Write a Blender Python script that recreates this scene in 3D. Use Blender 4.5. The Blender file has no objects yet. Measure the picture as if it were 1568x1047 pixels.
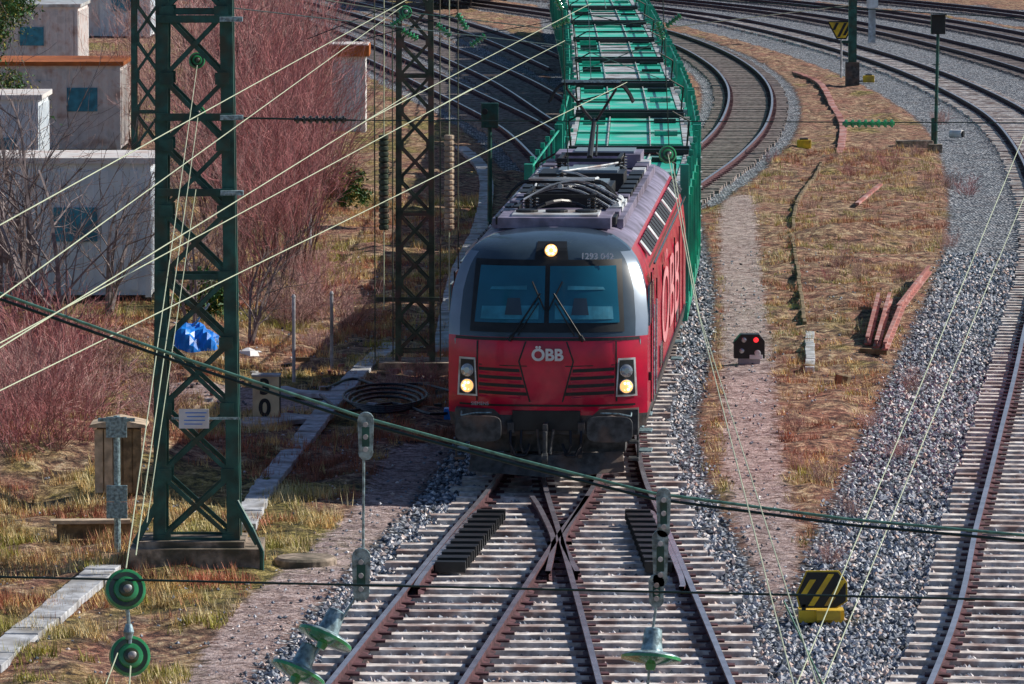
import bpy, math, random
import numpy as np
from mathutils import Vector, Matrix
random.seed(7); rng=np.random.default_rng(7)
scene=bpy.context.scene
# ---------------------------------------------------------------- camera
CH=10.0; F=8711.0; TH=math.atan(808.5/8711)
cam=bpy.data.cameras.new("camera"); cam.lens=200; cam.sensor_width=36; cam.clip_end=6000; cam.clip_start=1
co=bpy.data.objects.new("camera",cam); scene.collection.objects.link(co)
co.location=(0,0,CH); co.rotation_euler=(math.pi/2-TH,0,0); scene.camera=co
def _d(px,py):
    a=(px-784)/F; b=-(py-523.5)/F
    return Vector((a, math.cos(TH)+b*math.sin(TH), -math.sin(TH)+b*math.cos(TH)))
def G(px,py,z=0.0):
    d=_d(px,py); t=(z-CH)/d.z; return Vector((d.x*t,d.y*t,z))
def P(px,py,Z):
    d=_d(px,py); t=Z/d.y; return Vector((d.x*t,Z,CH+d.z*t))
# ---------------------------------------------------------------- materials
def nt(name):
    m=bpy.data.materials.new(name); m.use_nodes=True
    n=m.node_tree; b=n.nodes["Principled BSDF"]; return m,n,b
def mat(name,col,rough=.6,metal=0.,var=.25,scale=6.,bump=0.,emis=None,es=0,coat=0.,dirt_or_sheen=None,dscale=2.,lo=.48,hi=.66):
    m,n,b=nt(name); N=n.nodes; L=n.links
    tc=N.new("ShaderNodeTexCoord")
    no=N.new("ShaderNodeTexNoise"); no.inputs["Scale"].default_value=scale; no.inputs["Detail"].default_value=3
    L.new(tc.outputs["Object"],no.inputs["Vector"])
    r=N.new("ShaderNodeValToRGB"); r.color_ramp.elements[0].position=.35; r.color_ramp.elements[1].position=.65
    r.color_ramp.elements[0].color=[c*(1-var) for c in col]+[1]; r.color_ramp.elements[1].color=[min(1,c*(1+var)) for c in col]+[1]
    L.new(no.outputs["Fac"],r.inputs["Fac"]); out=r.outputs["Color"]
    if dirt_or_sheen:
        n2=N.new("ShaderNodeTexNoise"); n2.inputs["Scale"].default_value=dscale; n2.inputs["Detail"].default_value=5
        L.new(tc.outputs["Object"],n2.inputs["Vector"])
        r2=N.new("ShaderNodeValToRGB"); r2.color_ramp.elements[0].position=lo; r2.color_ramp.elements[1].position=hi
        L.new(n2.outputs["Fac"],r2.inputs["Fac"])
        mx=N.new("ShaderNodeMixRGB"); L.new(r2.outputs["Color"],mx.inputs[0]); L.new(out,mx.inputs[1]); mx.inputs[2].default_value=(*dirt_or_sheen,1); out=mx.outputs[0]
    L.new(out,b.inputs["Base Color"])
    b.inputs["Roughness"].default_value=rough; b.inputs["Metallic"].default_value=metal
    b.inputs["Coat Weight"].default_value=coat; b.inputs["Coat Roughness"].default_value=.08
    if bump:
        bp=N.new("ShaderNodeBump"); bp.inputs["Strength"].default_value=bump; bp.inputs["Distance"].default_value=.02
        L.new(no.outputs["Fac"],bp.inputs["Height"]); L.new(bp.outputs[0],b.inputs["Normal"])
    if emis:
        b.inputs["Emission Color"].default_value=(*emis,1); b.inputs["Emission Strength"].default_value=es
    return m
M=dict(
 red=mat("loco_red",(.66,.0,.045),.3,0,.12,3,coat=.5,dirt_or_sheen=(.42,.004,.04),dscale=1.6),
 dgrey=mat("loco_grey",(.045,.075,.105),.26,0,.1,3,coat=.7),
 silver_and_glint=mat("loco_silver_and_glint",(.24,.31,.40),.3,.2,.1,3,coat=.6),  # painted highlight on cab corners; plain silver on roof and wagon fittings
 roof=mat("loco_roof",(.30,.27,.38),.45,.2,.35,4,dirt_or_sheen=(.10,.08,.11)),
 black=mat("black_paint",(.014,.016,.018),.45,0,.3,8),
 under=mat("underframe",(.065,.07,.075),.6,.2,.5,9,bump=.3,dirt_or_sheen=(.16,.11,.09)),
 glass=mat("windscreen_glass",(.01,.13,.21),.05,0,.1,2,coat=1),
 inner=mat("cab_interior",(.04,.26,.38),.5,0,.3,4),
 white=mat("white_paint",(.82,.82,.84),.5,0,.08,5,dirt_or_sheen=(.66,.62,.6)),
 sidel=mat("side_lettering_paint",(.80,.36,.38),.45,0,.15,3,dirt_or_sheen=(.62,.10,.14)),
 lamp=mat("lamp_lit",(.9,.6,.3),.4,0,.05,5,emis=(1,.45,.13),es=1.4),
 lampw=mat("lamp_core",(.9,.8,.6),.4,0,.05,5,emis=(1,.80,.45),es=3.5),
 lens=mat("lamp_lens",(.5,.52,.55),.1,.6,.1,8),
 redl=mat("red_lamp",(.8,.05,.05),.3,0,.1,5,emis=(1,.03,.04),es=1.3),
 green=mat("wagon_green",(.006,.38,.25),.40,.0,.3,2.5,dirt_or_sheen=(.01,.17,.14),dscale=1.3),
 green2=mat("wagon_deck_green",(.03,.62,.43),.35,0,.25,1.2,dirt_or_sheen=(.30,.68,.58),dscale=.7,lo=.5,hi=.6),  # pale patches are deck sheen painted into the colour
 galv=mat("galvanised_deck",(.66,.70,.72),.4,.2,.3,3,dirt_or_sheen=(.35,.26,.22)),
 mast=mat("mast_paint",(.02,.10,.085),.45,.1,.4,5,dirt_or_sheen=(.05,.065,.045),dscale=3),
 mast2=mat("mast_paint_olive",(.065,.09,.06),.55,.1,.4,5,dirt_or_sheen=(.18,.10,.08),dscale=3),
 wire=mat("wire_bright",(.66,.72,.50),.4,.3,.1,2),
 cable=mat("cable_dark",(.02,.05,.045),.4,.3,.2,20),
 cable2=mat("cable_green",(.14,.32,.25),.4,.4,.3,20),
 ins=mat("insulator_glaze",(.05,.36,.13),.1,0,.3,9,coat=1),
 insd=mat("insulator_glaze_dark",(.045,.06,.02),.15,0,.3,9,coat=1),
 insb=mat("insulator_brown",(.03,.025,.02),.2,0,.2,4,coat=.6),
 steel=mat("hardware_steel",(.30,.42,.46),.4,.4,.5,25,bump=.3),
 railtop=mat("rail_head",(.55,.52,.60),.25,.7,.2,3),
 rust=mat("rail_rust",(.10,.042,.05),.7,.1,.5,9,bump=.3),
 sleeper=mat("sleeper_timber",(.76,.67,.64),.85,0,.4,7,bump=.6,dirt_or_sheen=(.30,.20,.18),dscale=2.2,lo=.46,hi=.66),
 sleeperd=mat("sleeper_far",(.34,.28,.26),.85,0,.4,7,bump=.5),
 conc=mat("concrete",(.52,.54,.58),.85,0,.3,8,bump=.4,dirt_or_sheen=(.26,.25,.24)),
 concd=mat("concrete_dark",(.30,.24,.19),.9,0,.5,9,bump=.6,dirt_or_sheen=(.09,.08,.055)),
 wood=mat("weathered_wood",(.24,.17,.10),.85,0,.4,9,bump=.5,dirt_or_sheen=(.10,.075,.05)),
 woodl=mat("light_wood",(.55,.43,.31),.8,0,.3,6,bump=.3),
 rustb=mat("rusty_beam",(.38,.15,.13),.8,.1,.35,6,bump=.3,dirt_or_sheen=(.55,.36,.34)),
 yellow=mat("yellow_paint",(.80,.54,.03),.5,0,.15,6,dirt_or_sheen=(.45,.28,.05)),
 cream=mat("cream_board",(.82,.70,.42),.6,0,.1,6,dirt_or_sheen=(.6,.46,.28)),
 blue=mat("blue_tarp",(.01,.22,.80),.35,0,.3,4,bump=.6),
 panel=mat("container_panel",(.78,.86,.93),.6,0,.08,1.5,dirt_or_sheen=(.66,.75,.84)),
 roofl=mat("pale_roof",(.82,.80,.80),.7,0,.2,2,dirt_or_sheen=(.55,.42,.38)),
 brownroof=mat("brown_fascia",(.48,.14,.03),.6,0,.2,3),
 bark=mat("bark",(.20,.13,.12),.9,0,.3,9),
 barkg=mat("bark_grey",(.22,.18,.18),.9,0,.4,9),
 twig=mat("twig_red",(.48,.19,.19),.8,0,.5,1.0),
 twigp=mat("twig_pink",(.60,.37,.34),.8,0,.4,1.0),
 twigd=mat("twig_dark",(.16,.10,.085),.85,0,.4,2),
 leaf=mat("evergreen_leaf",(.04,.13,.03),.6,0,.5,3),
 g1=mat("grass_ochre",(.68,.46,.19),.8,0,.5,1.4),
 g2=mat("grass_redbrown",(.44,.17,.10),.8,0,.55,1.6),
 g3=mat("grass_green",(.36,.33,.06),.8,0,.5,1.3),
 g4=mat("grass_straw",(.82,.60,.34),.8,0,.45,1.5),
 hose=mat("rubber_hose",(.012,.014,.022),.4,0,.2,4),
)
# ---------------------------------------------------------------- mesh builder
class MB:
    def __init__(s): s.v=[];s.f=[];s.m=[];s.mats=[]
    def mi(s,k):
        m=M[k] if isinstance(k,str) else k
        if m not in s.mats: s.mats.append(m)
        return s.mats.index(m)
    def add(s,vs,fs,k):
        b=len(s.v); i=s.mi(k); s.v+= [tuple(v) for v in vs]
        for f in fs: s.f.append([b+j for j in f]); s.m.append(i)
    def box(s,c,sz,k,R=None,taper=1.):
        hx,hy,hz=sz[0]/2,sz[1]/2,sz[2]/2; vs=[]
        for z in(-1,1):
            t=taper if z>0 else 1
            for x,y in((-1,-1),(1,-1),(1,1),(-1,1)):
                p=Vector((x*hx*t,y*hy*t,z*hz))
                if R is not None: p=R@p
                vs.append(p+Vector(c))
        s.add(vs,[(3,2,1,0),(4,5,6,7),(0,1,5,4),(1,2,6,5),(2,3,7,6),(3,0,4,7)],k)
    def beam(s,a,b,w,h,k,up=(0,0,1)):
        a=Vector(a);b=Vector(b);d=b-a
        if d.length<1e-6:return
        dn=d.normalized();u=Vector(up)
        if abs(dn.dot(u))>.98:u=Vector((0,1,0))
        x=dn.cross(u).normalized();z=x.cross(dn)
        R=Matrix((x,dn,z)).transposed(); s.box((a+b)/2,(w,d.length,h),k,R)
    def tube(s,a,b,r0,r1=None,k='steel',n=8,cap=True):
        if r1 is None:r1=r0
        a=Vector(a);b=Vector(b);d=(b-a)
        if d.length<1e-7:return
        d.normalize();u=Vector((0,0,1)) if abs(d.z)<.9 else Vector((0,1,0))
        x=d.cross(u).normalized();y=d.cross(x);vs=[]
        for c,r in((a,r0),(b,r1)):
            for i in range(n):
                t=2*math.pi*i/n; vs.append(c+x*math.cos(t)*r+y*math.sin(t)*r)
        fs=[(i,(i+1)%n,n+(i+1)%n,n+i) for i in range(n)]
        if cap: fs+= [tuple(range(n-1,-1,-1)),tuple(range(n,2*n))]
        s.add(vs,fs,k)
    def path(s,pts,r,k,n=6):
        for a,b in zip(pts[:-1],pts[1:]): s.tube(a,b,r,r,k,n)
    def lathe(s,prof,o,ax,k,n=18):
        o=Vector(o);d=Vector(ax).normalized();u=Vector((0,0,1)) if abs(d.z)<.9 else Vector((0,1,0))
        x=d.cross(u).normalized();y=d.cross(x);vs=[];fs=[]
        for h,r in prof:
            for i in range(n):
                t=2*math.pi*i/n; vs.append(o+d*h+x*math.cos(t)*r+y*math.sin(t)*r)
        for j in range(len(prof)-1):
            for i in range(n): fs.append((j*n+i,j*n+(i+1)%n,(j+1)*n+(i+1)%n,(j+1)*n+i))
        fs+= [tuple(range(n)),tuple(range((len(prof)-1)*n,len(prof)*n))]
        s.add(vs,fs,k)
    def prism(s,pts,off,k):
        n=len(pts);off=Vector(off);vs=[Vector(p) for p in pts]+[Vector(p)+off for p in pts]
        s.add(vs,[tuple(range(n-1,-1,-1)),tuple(range(n,2*n))]+[(i,(i+1)%n,n+(i+1)%n,n+i) for i in range(n)],k)
    def obj(s,name,parent=None,smooth=False,bevel=0,loc=None,rz=0):
        me=bpy.data.meshes.new(name); me.from_pydata(s.v,[],s.f)
        for m in s.mats: me.materials.append(m)
        me.polygons.foreach_set("material_index",s.m)
        me.update(); o=bpy.data.objects.new(name,me); scene.collection.objects.link(o)
        if parent:o.parent=parent
        if loc is not None:o.location=loc
        o.rotation_euler[2]=rz
        if bevel:
            b=o.modifiers.new("bevel","BEVEL");b.width=bevel;b.segments=2;b.limit_method='ANGLE';b.angle_limit=.7
        if smooth:
            me.polygons.foreach_set("use_smooth",[True]*len(s.f))
            try: me.set_sharp_from_angle(angle=math.radians(38))
            except Exception: pass
        return o
def empty(name,loc=(0,0,0),rz=0):
    e=bpy.data.objects.new(name,None);scene.collection.objects.link(e);e.location=loc;e.rotation_euler[2]=rz;e.empty_display_size=.5;return e
def catmull(pts,step=1.0):
    pts=[np.array(p[:2],float) for p in pts]; pts=[2*pts[0]-pts[1]]+pts+[2*pts[-1]-pts[-2]];out=[]
    for i in range(1,len(pts)-2):
        p0,p1,p2,p3=pts[i-1:i+3];n=max(2,int(np.linalg.norm(p2-p1)/step))
        for j in range(n):
            t=j/n;out.append(.5*((2*p1)+(-p0+p2)*t+(2*p0-5*p1+4*p2-p3)*t*t+(-p0+3*p1-3*p2+p3)*t**3))
    out.append(pts[-2]);return np.array(out)
def offset(c,o):
    t=np.gradient(c,axis=0);t/=np.linalg.norm(t,axis=1)[:,None];n=np.stack([t[:,1],-t[:,0]],1);return c+n*o
def resample(c,step):
    s=np.r_[0,np.cumsum(np.linalg.norm(np.diff(c,axis=0),axis=1))];q=np.arange(0,s[-1],step)
    return np.stack([np.interp(q,s,c[:,0]),np.interp(q,s,c[:,1])],1)
def vn(x,y,seed=0):
    def h(i,j):
        a=np.sin(i*127.1+j*311.7+seed*74.7)*43758.5453;return a-np.floor(a)
    xi=np.floor(x);yi=np.floor(y);fx=x-xi;fy=y-yi;fx=fx*fx*(3-2*fx);fy=fy*fy*(3-2*fy)
    return (h(xi,yi)*(1-fx)+h(xi+1,yi)*fx)*(1-fy)+(h(xi,yi+1)*(1-fx)+h(xi+1,yi+1)*fx)*fy
def fbm(x,y,seed=0): return .5*vn(x,y,seed)+.3*vn(x*2.1,y*2.1,seed+1)+.2*vn(x*4.3,y*4.3,seed+2)
def dist(px,py,line):
    d=np.full(px.shape,1e9)
    for a,b in zip(line[:-1],line[1:]):
        ab=b-a;l=max(1e-9,ab@ab);t=np.clip(((px-a[0])*ab[0]+(py-a[1])*ab[1])/l,0,1)
        d=np.minimum(d,np.hypot(px-a[0]-t*ab[0],py-a[1]-t*ab[1]))
    return d
def gp(l): return [tuple(G(*p)[:2]) for p in l]
# ---------------------------------------------------------------- tracks
T1=catmull([(-3.5,40),(-1.19,65.4),(-.16,76.7),(.6,85),(1.65,102),(2.55,125),(3.0,158),(3.3,207),(3.2,300)])
T2=catmull([(2.3,40),(1.71,65.4),(1.42,76.7),(1.21,85),(1.32,94),(1.75,104)])
T3=catmull(gp([(1000,310),(1040,283),(1092,246),(1134,203),(1149,162),(1141,130),(1112,102),(1062,75),(990,50),(900,32),(780,14),(640,-4)]))
T4L=catmull([(1.2,40),(4.95,65.4),(6.5,78.8),(7.8,90.3),(9.5,105.6),(12.6,135),(15.0,170),(15.6,196),(14.4,229),(11.1,264),(6.5,290),(-4,325)])
T4=offset(T4L,.75)
T5=offset(T4L,5.6);T6=offset(T4L,10.4);T7=offset(T4L,16.5)
T8=catmull(gp([(870,260),(800,200),(700,148),(600,100),(480,48),(360,10),(200,-20)]))
T9=catmull(gp([(880,190),(780,128),(660,75),(540,32),(420,0),(300,-25)]))
T10=catmull(gp([(870,110),(760,62),(640,25),(520,-2),(400,-20)]))
RP=[(-.07,0),(.07,0),(.07,.015),(.01,.035),(.01,.11),(.036,.12),(.036,.155),(-.036,.155),(-.036,.12),(-.01,.11),(-.01,.035),(-.07,.015)]
def sweep_rail(mb,line):
    t=np.gradient(line,axis=0);t/=np.linalg.norm(t,axis=1)[:,None];n=np.stack([t[:,1],-t[:,0]],1);K=len(RP);vs=[]
    for p,q in zip(line,n):
        for u,z in RP: vs.append((p[0]+q[0]*u,p[1]+q[1]*u,z+.03))
    fs=[];ft=[]
    for i in range(len(line)-1):
        for j in range(K):
            f=(i*K+j,i*K+(j+1)%K,(i+1)*K+(j+1)%K,(i+1)*K+j)
            (ft if j==6 else fs).append(f)
    b=len(mb.v);mb.add(vs,fs,'rust');i=mb.mi('railtop')
    for f in ft: mb.f.append([b+k for k in f]);mb.m.append(i)
def sleepers(mb,line,k,L=2.55,step=.64,w=.22):
    c=resample(line,step);t=np.gradient(c,axis=0)
    for p,q in zip(c,t):
        a=math.atan2(q[1],q[0])-math.pi/2+random.uniform(-.015,.015)
        mb.box((p[0]+random.uniform(-.05,.05),p[1]+random.uniform(-.02,.02),-.05+random.uniform(-.012,.008)),(L,w,.20),k,Matrix.Rotation(a,3,'Z'))
        for o in(-.75,.75):
            x=p[0]+math.cos(a)*o;y=p[1]+math.sin(a)*o
            mb.box((x,y,.06),(.3,.14,.03),'rust',Matrix.Rotation(a,3,'Z'))
def track(line,k,name="railway_track",L=2.55):
    mb=MB();sweep_rail(mb,offset(line,-.75));sweep_rail(mb,offset(line,.75));sleepers(mb,line,k,L);return mb.obj(name)
mb=MB()
for l in(T1,T2):
    sweep_rail(mb,offset(l,-.75));sweep_rail(mb,offset(l,.75))
y=41.
while y<104:
    xa=np.interp(y,T1[:,1],T1[:,0]);xb=np.interp(y,T2[:,1],T2[:,0])
    if y<60:
        for x in(xa,xb): mb.box((x,y,-.05),(2.3,.22,.20),'sleeper')
    else:
        x0=xa-1.3+random.uniform(-.12,.12);x1=max(xa,xb)+1.3+random.uniform(-.12,.12)
        mb.box(((x0+x1)/2,y+random.uniform(-.02,.02),-.05+random.uniform(-.012,.008)),(x1-x0,.22,.20),'sleeper',Matrix.Rotation(-.03+random.uniform(-.01,.01),3,'Z'))
    for x in(xa,xb):
        for o in(-.75,.75): mb.box((x+o,y,.06),(.34,.15,.03),'rust')
    y+=.66
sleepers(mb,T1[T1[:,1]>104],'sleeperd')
fx,fy=.63,76.7
w=lambda pts:sweep_rail(mb,catmull(pts,.5))
w([(fx-.16,fy-3.2),(fx-.10,fy-1.5),(fx-.07,fy+.3),(fx-.23,fy+3.5),(fx-.34,fy+5)])
w([(fx+.22,fy-3.2),(fx+.12,fy-1.5),(fx+.07,fy+.3),(fx+.33,fy+3.5),(fx+.46,fy+5)])
def near(l,y,o): return (np.interp(y,l[:,1],l[:,0])+o,y)
w([near(T1,72,-.62),near(T1,73,-.67),near(T1,79,-.67),near(T1,80,-.62)])
w([near(T2,72,.62),near(T2,73,.67),near(T2,79,.67),near(T2,80,.62)])
mb.obj("railway_turnout")
def ribbed(l,y0,y1,o,wd):
    mb=MB();n=20
    for i in range(n):
        y=y0+(y1-y0)*i/(n-1);x=np.interp(y,l[:,1],l[:,0])+o
        mb.box((x,y,.15+.02*(i%2)),(wd,(y1-y0)/n*.6,.14),'black',Matrix.Rotation(-.05,3,'Z'))
    xa=np.interp(y0,l[:,1],l[:,0])+o;xb=np.interp(y1,l[:,1],l[:,0])+o
    mb.beam((xa,y0,.10),(xb,y1,.10),wd*.9,.05,'black');mb.obj("ribbed_track_cover")
ribbed(T1,74.2,79.6,-.42,.40);ribbed(T2,74.2,79.6,.44,.36)
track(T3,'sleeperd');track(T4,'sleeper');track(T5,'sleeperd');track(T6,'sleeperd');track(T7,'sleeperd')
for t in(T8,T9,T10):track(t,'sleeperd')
# ---------------------------------------------------------------- ground
pathR=np.array(gp([(1128,300),(1133,400),(1142,520),(1146,600),(1152,700),(1168,800),(1190,905),(1230,1047)]))
pathL=np.array(gp([(250,1200),(375,1047),(450,930),(545,850),(630,765),(672,690)]))
pathM=np.array(gp([(290,600),(360,600),(430,620)]))
def zones(X,Y):
    b=np.zeros_like(X)
    for t,R in((T1,1.85),(T2,1.75),(T3,1.7),(T4,3.0),(T5,2.5),(T6,2.5),(T7,3.),(T8,1.8),(T9,1.8),(T10,1.8)):
        b=np.maximum(b,np.clip((R-dist(X,Y,t))/.5+.5,0,1))
    b=np.maximum(b,np.clip((70-Y)/2,0,1)*np.clip((X-1.5)/.6,0,1)*(Y>45))
    p=np.clip((.45-dist(X,Y,pathR))/.5+.5,0,1);p=np.maximum(p,np.clip((.75-dist(X,Y,pathL))/.4+.5,0,1));p=np.maximum(p,np.clip((.9-dist(X,Y,pathM))/.6+.5,0,1))
    p=p*(1-.75*b)
    g=np.clip((-1.2-X)*.8,0,1)*np.clip((fbm(X*.5,Y*.25,3)-.42)*3,0,1)
    g=np.maximum(g,np.clip((fbm(X*.8,Y*.2,9)-.54)*4,0,1)*.6)
    return b,p,g
def height(X,Y,b,p):
    h=(fbm(X*1.3,Y*.8,5)-.5)*.34*(1-b)*(1-p*.8)-.04*b
    for (cx,cy,r,H) in ((*gp([(1285,362)])[0],1.1,.38),(*gp([(1420,300)])[0],2.0,.2),(*gp([(60,700)])[0],2.6,.55),(*gp([(60,540)])[0],4,.5),(*gp([(1320,250)])[0],1.6,.25)):
        h=h+H*np.exp(-((X-cx)**2+((Y-cy)*.7)**2)/(r*r))*(1-b)
    return h-.012
xs=np.r_[-4000,-1500,-500,-150,-60,-30,-20,np.arange(-14,24,.22),26,30,40,60,150,500,1500,4000]
ys=np.r_[-2000,-300,0,30,50,np.arange(58,140,.28),np.arange(140,330,.9),340,380,450,600,1000,2500,6000]
X,Y=np.meshgrid(xs,ys);b,p,g=zones(X,Y)
far=((Y>335)|(Y<52)|(X<-25)|(X>30));Hh=height(X,Y,b,p);Hh[far]=-.05
nx,ny=len(xs),len(ys);V=np.stack([X,Y,Hh],-1).reshape(-1,3)
idx=np.arange(nx*ny).reshape(ny,nx);Fq=np.stack([idx[:-1,:-1],idx[:-1,1:],idx[1:,1:],idx[1:,:-1]],-1).reshape(-1,4)
def npmesh(name,V,Fa,mats,mi=None,smooth=False,parent=None):
    me=bpy.data.meshes.new(name);me.vertices.add(len(V));me.vertices.foreach_set("co",np.asarray(V,np.float32).ravel())
    k=Fa.shape[1];me.loops.add(Fa.size);me.loops.foreach_set("vertex_index",Fa.astype(np.int32).ravel())
    me.polygons.add(len(Fa));me.polygons.foreach_set("loop_start",np.arange(0,Fa.size,k,dtype=np.int32))
    try: me.polygons.foreach_set("loop_total",np.full(len(Fa),k,np.int32))
    except Exception: pass
    for m in mats:me.materials.append(m)
    if mi is not None:me.polygons.foreach_set("material_index",mi.astype(np.int32))
    me.polygons.foreach_set("use_smooth",np.full(len(Fa),smooth))
    me.update(calc_edges=True);me.validate();o=bpy.data.objects.new(name,me);scene.collection.objects.link(o)
    if parent:o.parent=parent
    return o
def attr(o,name,a):
    at=o.data.attributes.new(name,'FLOAT','POINT');at.data.foreach_set("value",np.asarray(a,np.float32).ravel())
def groundmat():
    m,n,bs=nt("ground");N=n.nodes;L=n.links
    geo=N.new("ShaderNodeNewGeometry")
    def noise(sc,det=5,ro=.6):
        a=N.new("ShaderNodeTexNoise");a.inputs["Scale"].default_value=sc;a.inputs["Detail"].default_value=det;a.inputs["Roughness"].default_value=ro;L.new(geo.outputs["Position"],a.inputs["Vector"]);return a.outputs["Fac"]
    def ramp(src,els):
        r=N.new("ShaderNodeValToRGB");e=r.color_ramp.elements
        while len(e)<len(els):e.new(.5)
        for k,(p_,c) in enumerate(els):e[k].position=p_;e[k].color=(*c,1)
        L.new(src,r.inputs["Fac"]);return r.outputs["Color"]
    def mix(f,a,b_,mode='MIX'):
        x=N.new("ShaderNodeMixRGB");x.blend_type=mode
        if isinstance(f,float):x.inputs[0].default_value=f
        else:L.new(f,x.inputs[0])
        L.new(a,x.inputs[1]);L.new(b_,x.inputs[2]);return x.outputs[0]
    def math_(op,a,b_,c=None):
        x=N.new("ShaderNodeMath");x.operation=op
        for k,v in enumerate((a,b_)):
            if isinstance(v,(int,float)):x.inputs[k].default_value=v
            else:L.new(v,x.inputs[k])
        return x.outputs[0]
    def at(nm):
        a=N.new("ShaderNodeAttribute");a.attribute_name=nm;return a.outputs["Fac"]
    n1=noise(.9,3);n2=noise(4.5,6,.75);n3=noise(22,3,.7);n4=noise(2.1,4,.65)
    soil=ramp(n2,[(.38,(.06,.03,.025)),(.47,(.33,.17,.11)),(.54,(.60,.39,.23)),(.62,(.88,.68,.45))])
    redd=ramp(n2,[(.39,(.07,.022,.02)),(.5,(.42,.17,.11)),(.61,(.72,.42,.30))])
    soil=mix(ramp(n1,[(.45,(0,0,0)),(.6,(1,1,1))]),soil,redd)
    grn=ramp(n2,[(.39,(.03,.032,.01)),(.48,(.24,.20,.045)),(.57,(.56,.44,.14)),(.66,(.80,.63,.34))])
    gf=math_('MULTIPLY',at("green"),.9);gf=math_('ADD',gf,math_('MULTIPLY',math_('SUBTRACT',n1,.5),1.2))
    gf=ramp(gf,[(.25,(0,0,0)),(.6,(1,1,1))]);soil=mix(gf,soil,grn)
    soil=mix(.6,soil,ramp(n3,[(.40,(.12,.12,.13)),(.55,(1.,1.,1.))]),'MULTIPLY')
    soil=mix(.8,soil,ramp(n4,[(.38,(.28,.27,.30)),(.52,(1.,1.,1.))]),'MULTIPLY')
    def voro(sc):
        v=N.new("ShaderNodeTexVoronoi");v.inputs["Scale"].default_value=sc;L.new(geo.outputs["Position"],v.inputs["Vector"]);return v
    v1=voro(13);v2=voro(26)
    sep=N.new("ShaderNodeSeparateColor");L.new(v1.outputs["Color"],sep.inputs[0])
    bal=ramp(sep.outputs[0],[(.0,(.03,.04,.06)),(.3,(.17,.21,.27)),(.65,(.53,.59,.67)),(1,(.95,.96,.98))])
    bal=mix(ramp(n1,[(.5,(0,0,0)),(.66,(.5,.5,.5))]),bal,mix(.7,bal,ramp(n2,[(0,(.82,.56,.48)),(1,(.82,.56,.48))]),'MULTIPLY'))
    bal=mix(1.,bal,ramp(v1.outputs["Distance"],[(.28,(1,1,1)),(.68,(.05,.055,.08))]),'MULTIPLY')
    sep2=N.new("ShaderNodeSeparateColor");L.new(v2.outputs["Color"],sep2.inputs[0])
    gra=ramp(sep2.outputs[0],[(.0,(.24,.17,.17)),(.4,(.54,.41,.40)),(1,(.86,.72,.70))])
    gra=mix(.7,gra,ramp(n4,[(.36,(.45,.40,.42)),(.56,(1.,1.,1.))]),'MULTIPLY')
    gra=mix(ramp(n2,[(.40,(.7,.7,.7)),(.54,(0,0,0))]),gra,soil)
    def edge(a,lo,hi):
        x=math_('ADD',a,math_('MULTIPLY',math_('SUBTRACT',n2,.5),1.9));return ramp(x,[(lo,(0,0,0)),(hi,(1,1,1))])
    col=mix(edge(at("path"),.34,.70),soil,gra);be=edge(at("ballast"),.38,.6);col=mix(be,col,bal)
    L.new(col,bs.inputs["Base Color"]);bs.inputs["Roughness"].default_value=.9
    hb=math_('SUBTRACT',1.0,v1.outputs["Distance"])
    hs=math_('ADD',math_('MULTIPLY',n2,1.7),math_('MULTIPLY',n3,.6))
    mh=N.new("ShaderNodeMix");L.new(be,mh.inputs[0]);L.new(hs,mh.inputs[2]);L.new(hb,mh.inputs[3])
    bp=N.new("ShaderNodeBump");bp.inputs["Strength"].default_value=1;bp.inputs["Distance"].default_value=.065;L.new(mh.outputs[0],bp.inputs["Height"]);L.new(bp.outputs[0],bs.inputs["Normal"])
    return m
go=npmesh("ground",V,Fq,[groundmat()],smooth=True)
attr(go,"ballast",b);attr(go,"path",p);attr(go,"green",g)
# ---------------------------------------------------------------- ballast stones
def scatter(N,x0,x1,y0,y1):
    u=rng.random(N);yy=y0+(y1-y0)*u**1.35;return rng.uniform(x0,x1,N),yy
sx,sy=scatter(190000,-7,13.5,63.5,130);sb,sp_,sg=zones(sx,sy);k=rng.random(len(sx))<(sb**2*.85+.04*sp_+.018);sx,sy=sx[k],sy[k]
k=(np.abs(sx)<784*sy/F+.5);sx,sy=sx[k],sy[k]
n=len(sx);sb,sp_,_=zones(sx,sy);sz=height(sx,sy,sb,sp_)
base=np.array([(1,0,0),(0,1,0),(-1,0,0),(0,-1,0),(0,0,1),(0,0,-1)],float)
rad=rng.uniform(.024,.060,n)[:,None,None]*rng.uniform(.6,1.25,(n,6,1))*(.6+.4*sb)[:,None,None];rot=rng.uniform(0,6.28,n);vv=base[None]*rad+rng.uniform(-.008,.008,(n,6,3))
c,s_=np.cos(rot),np.sin(rot);vx=vv[:,:,0]*c[:,None]-vv[:,:,1]*s_[:,None];vy=vv[:,:,0]*s_[:,None]+vv[:,:,1]*c[:,None]
vv=np.stack([vx+sx[:,None],vy+sy[:,None],vv[:,:,2]*.8+sz[:,None]+rng.uniform(.005,.045,n)[:,None]],-1)
of=np.array([(0,1,4),(1,2,4),(2,3,4),(3,0,4),(1,0,5),(2,1,5),(3,2,5),(0,3,5)]);FF=(of[None]+np.arange(n)[:,None,None]*6).reshape(-1,3)
m,nn,bs=nt("ballast_stone");a=nn.nodes.new("ShaderNodeAttribute");a.attribute_name="tone";r=nn.nodes.new("ShaderNodeValToRGB")
e=r.color_ramp.elements;e[0].color=(.035,.045,.06,1);e[1].color=(.95,.95,.97,1);e1=e.new(.38);e1.color=(.22,.26,.33,1);e2=e.new(.7);e2.color=(.56,.59,.66,1);e3=e.new(.78);e3.color=(.55,.38,.32,1)
nn.links.new(a.outputs["Fac"],r.inputs["Fac"]);nn.links.new(r.outputs["Color"],bs.inputs["Base Color"]);bs.inputs["Roughness"].default_value=.8
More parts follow.
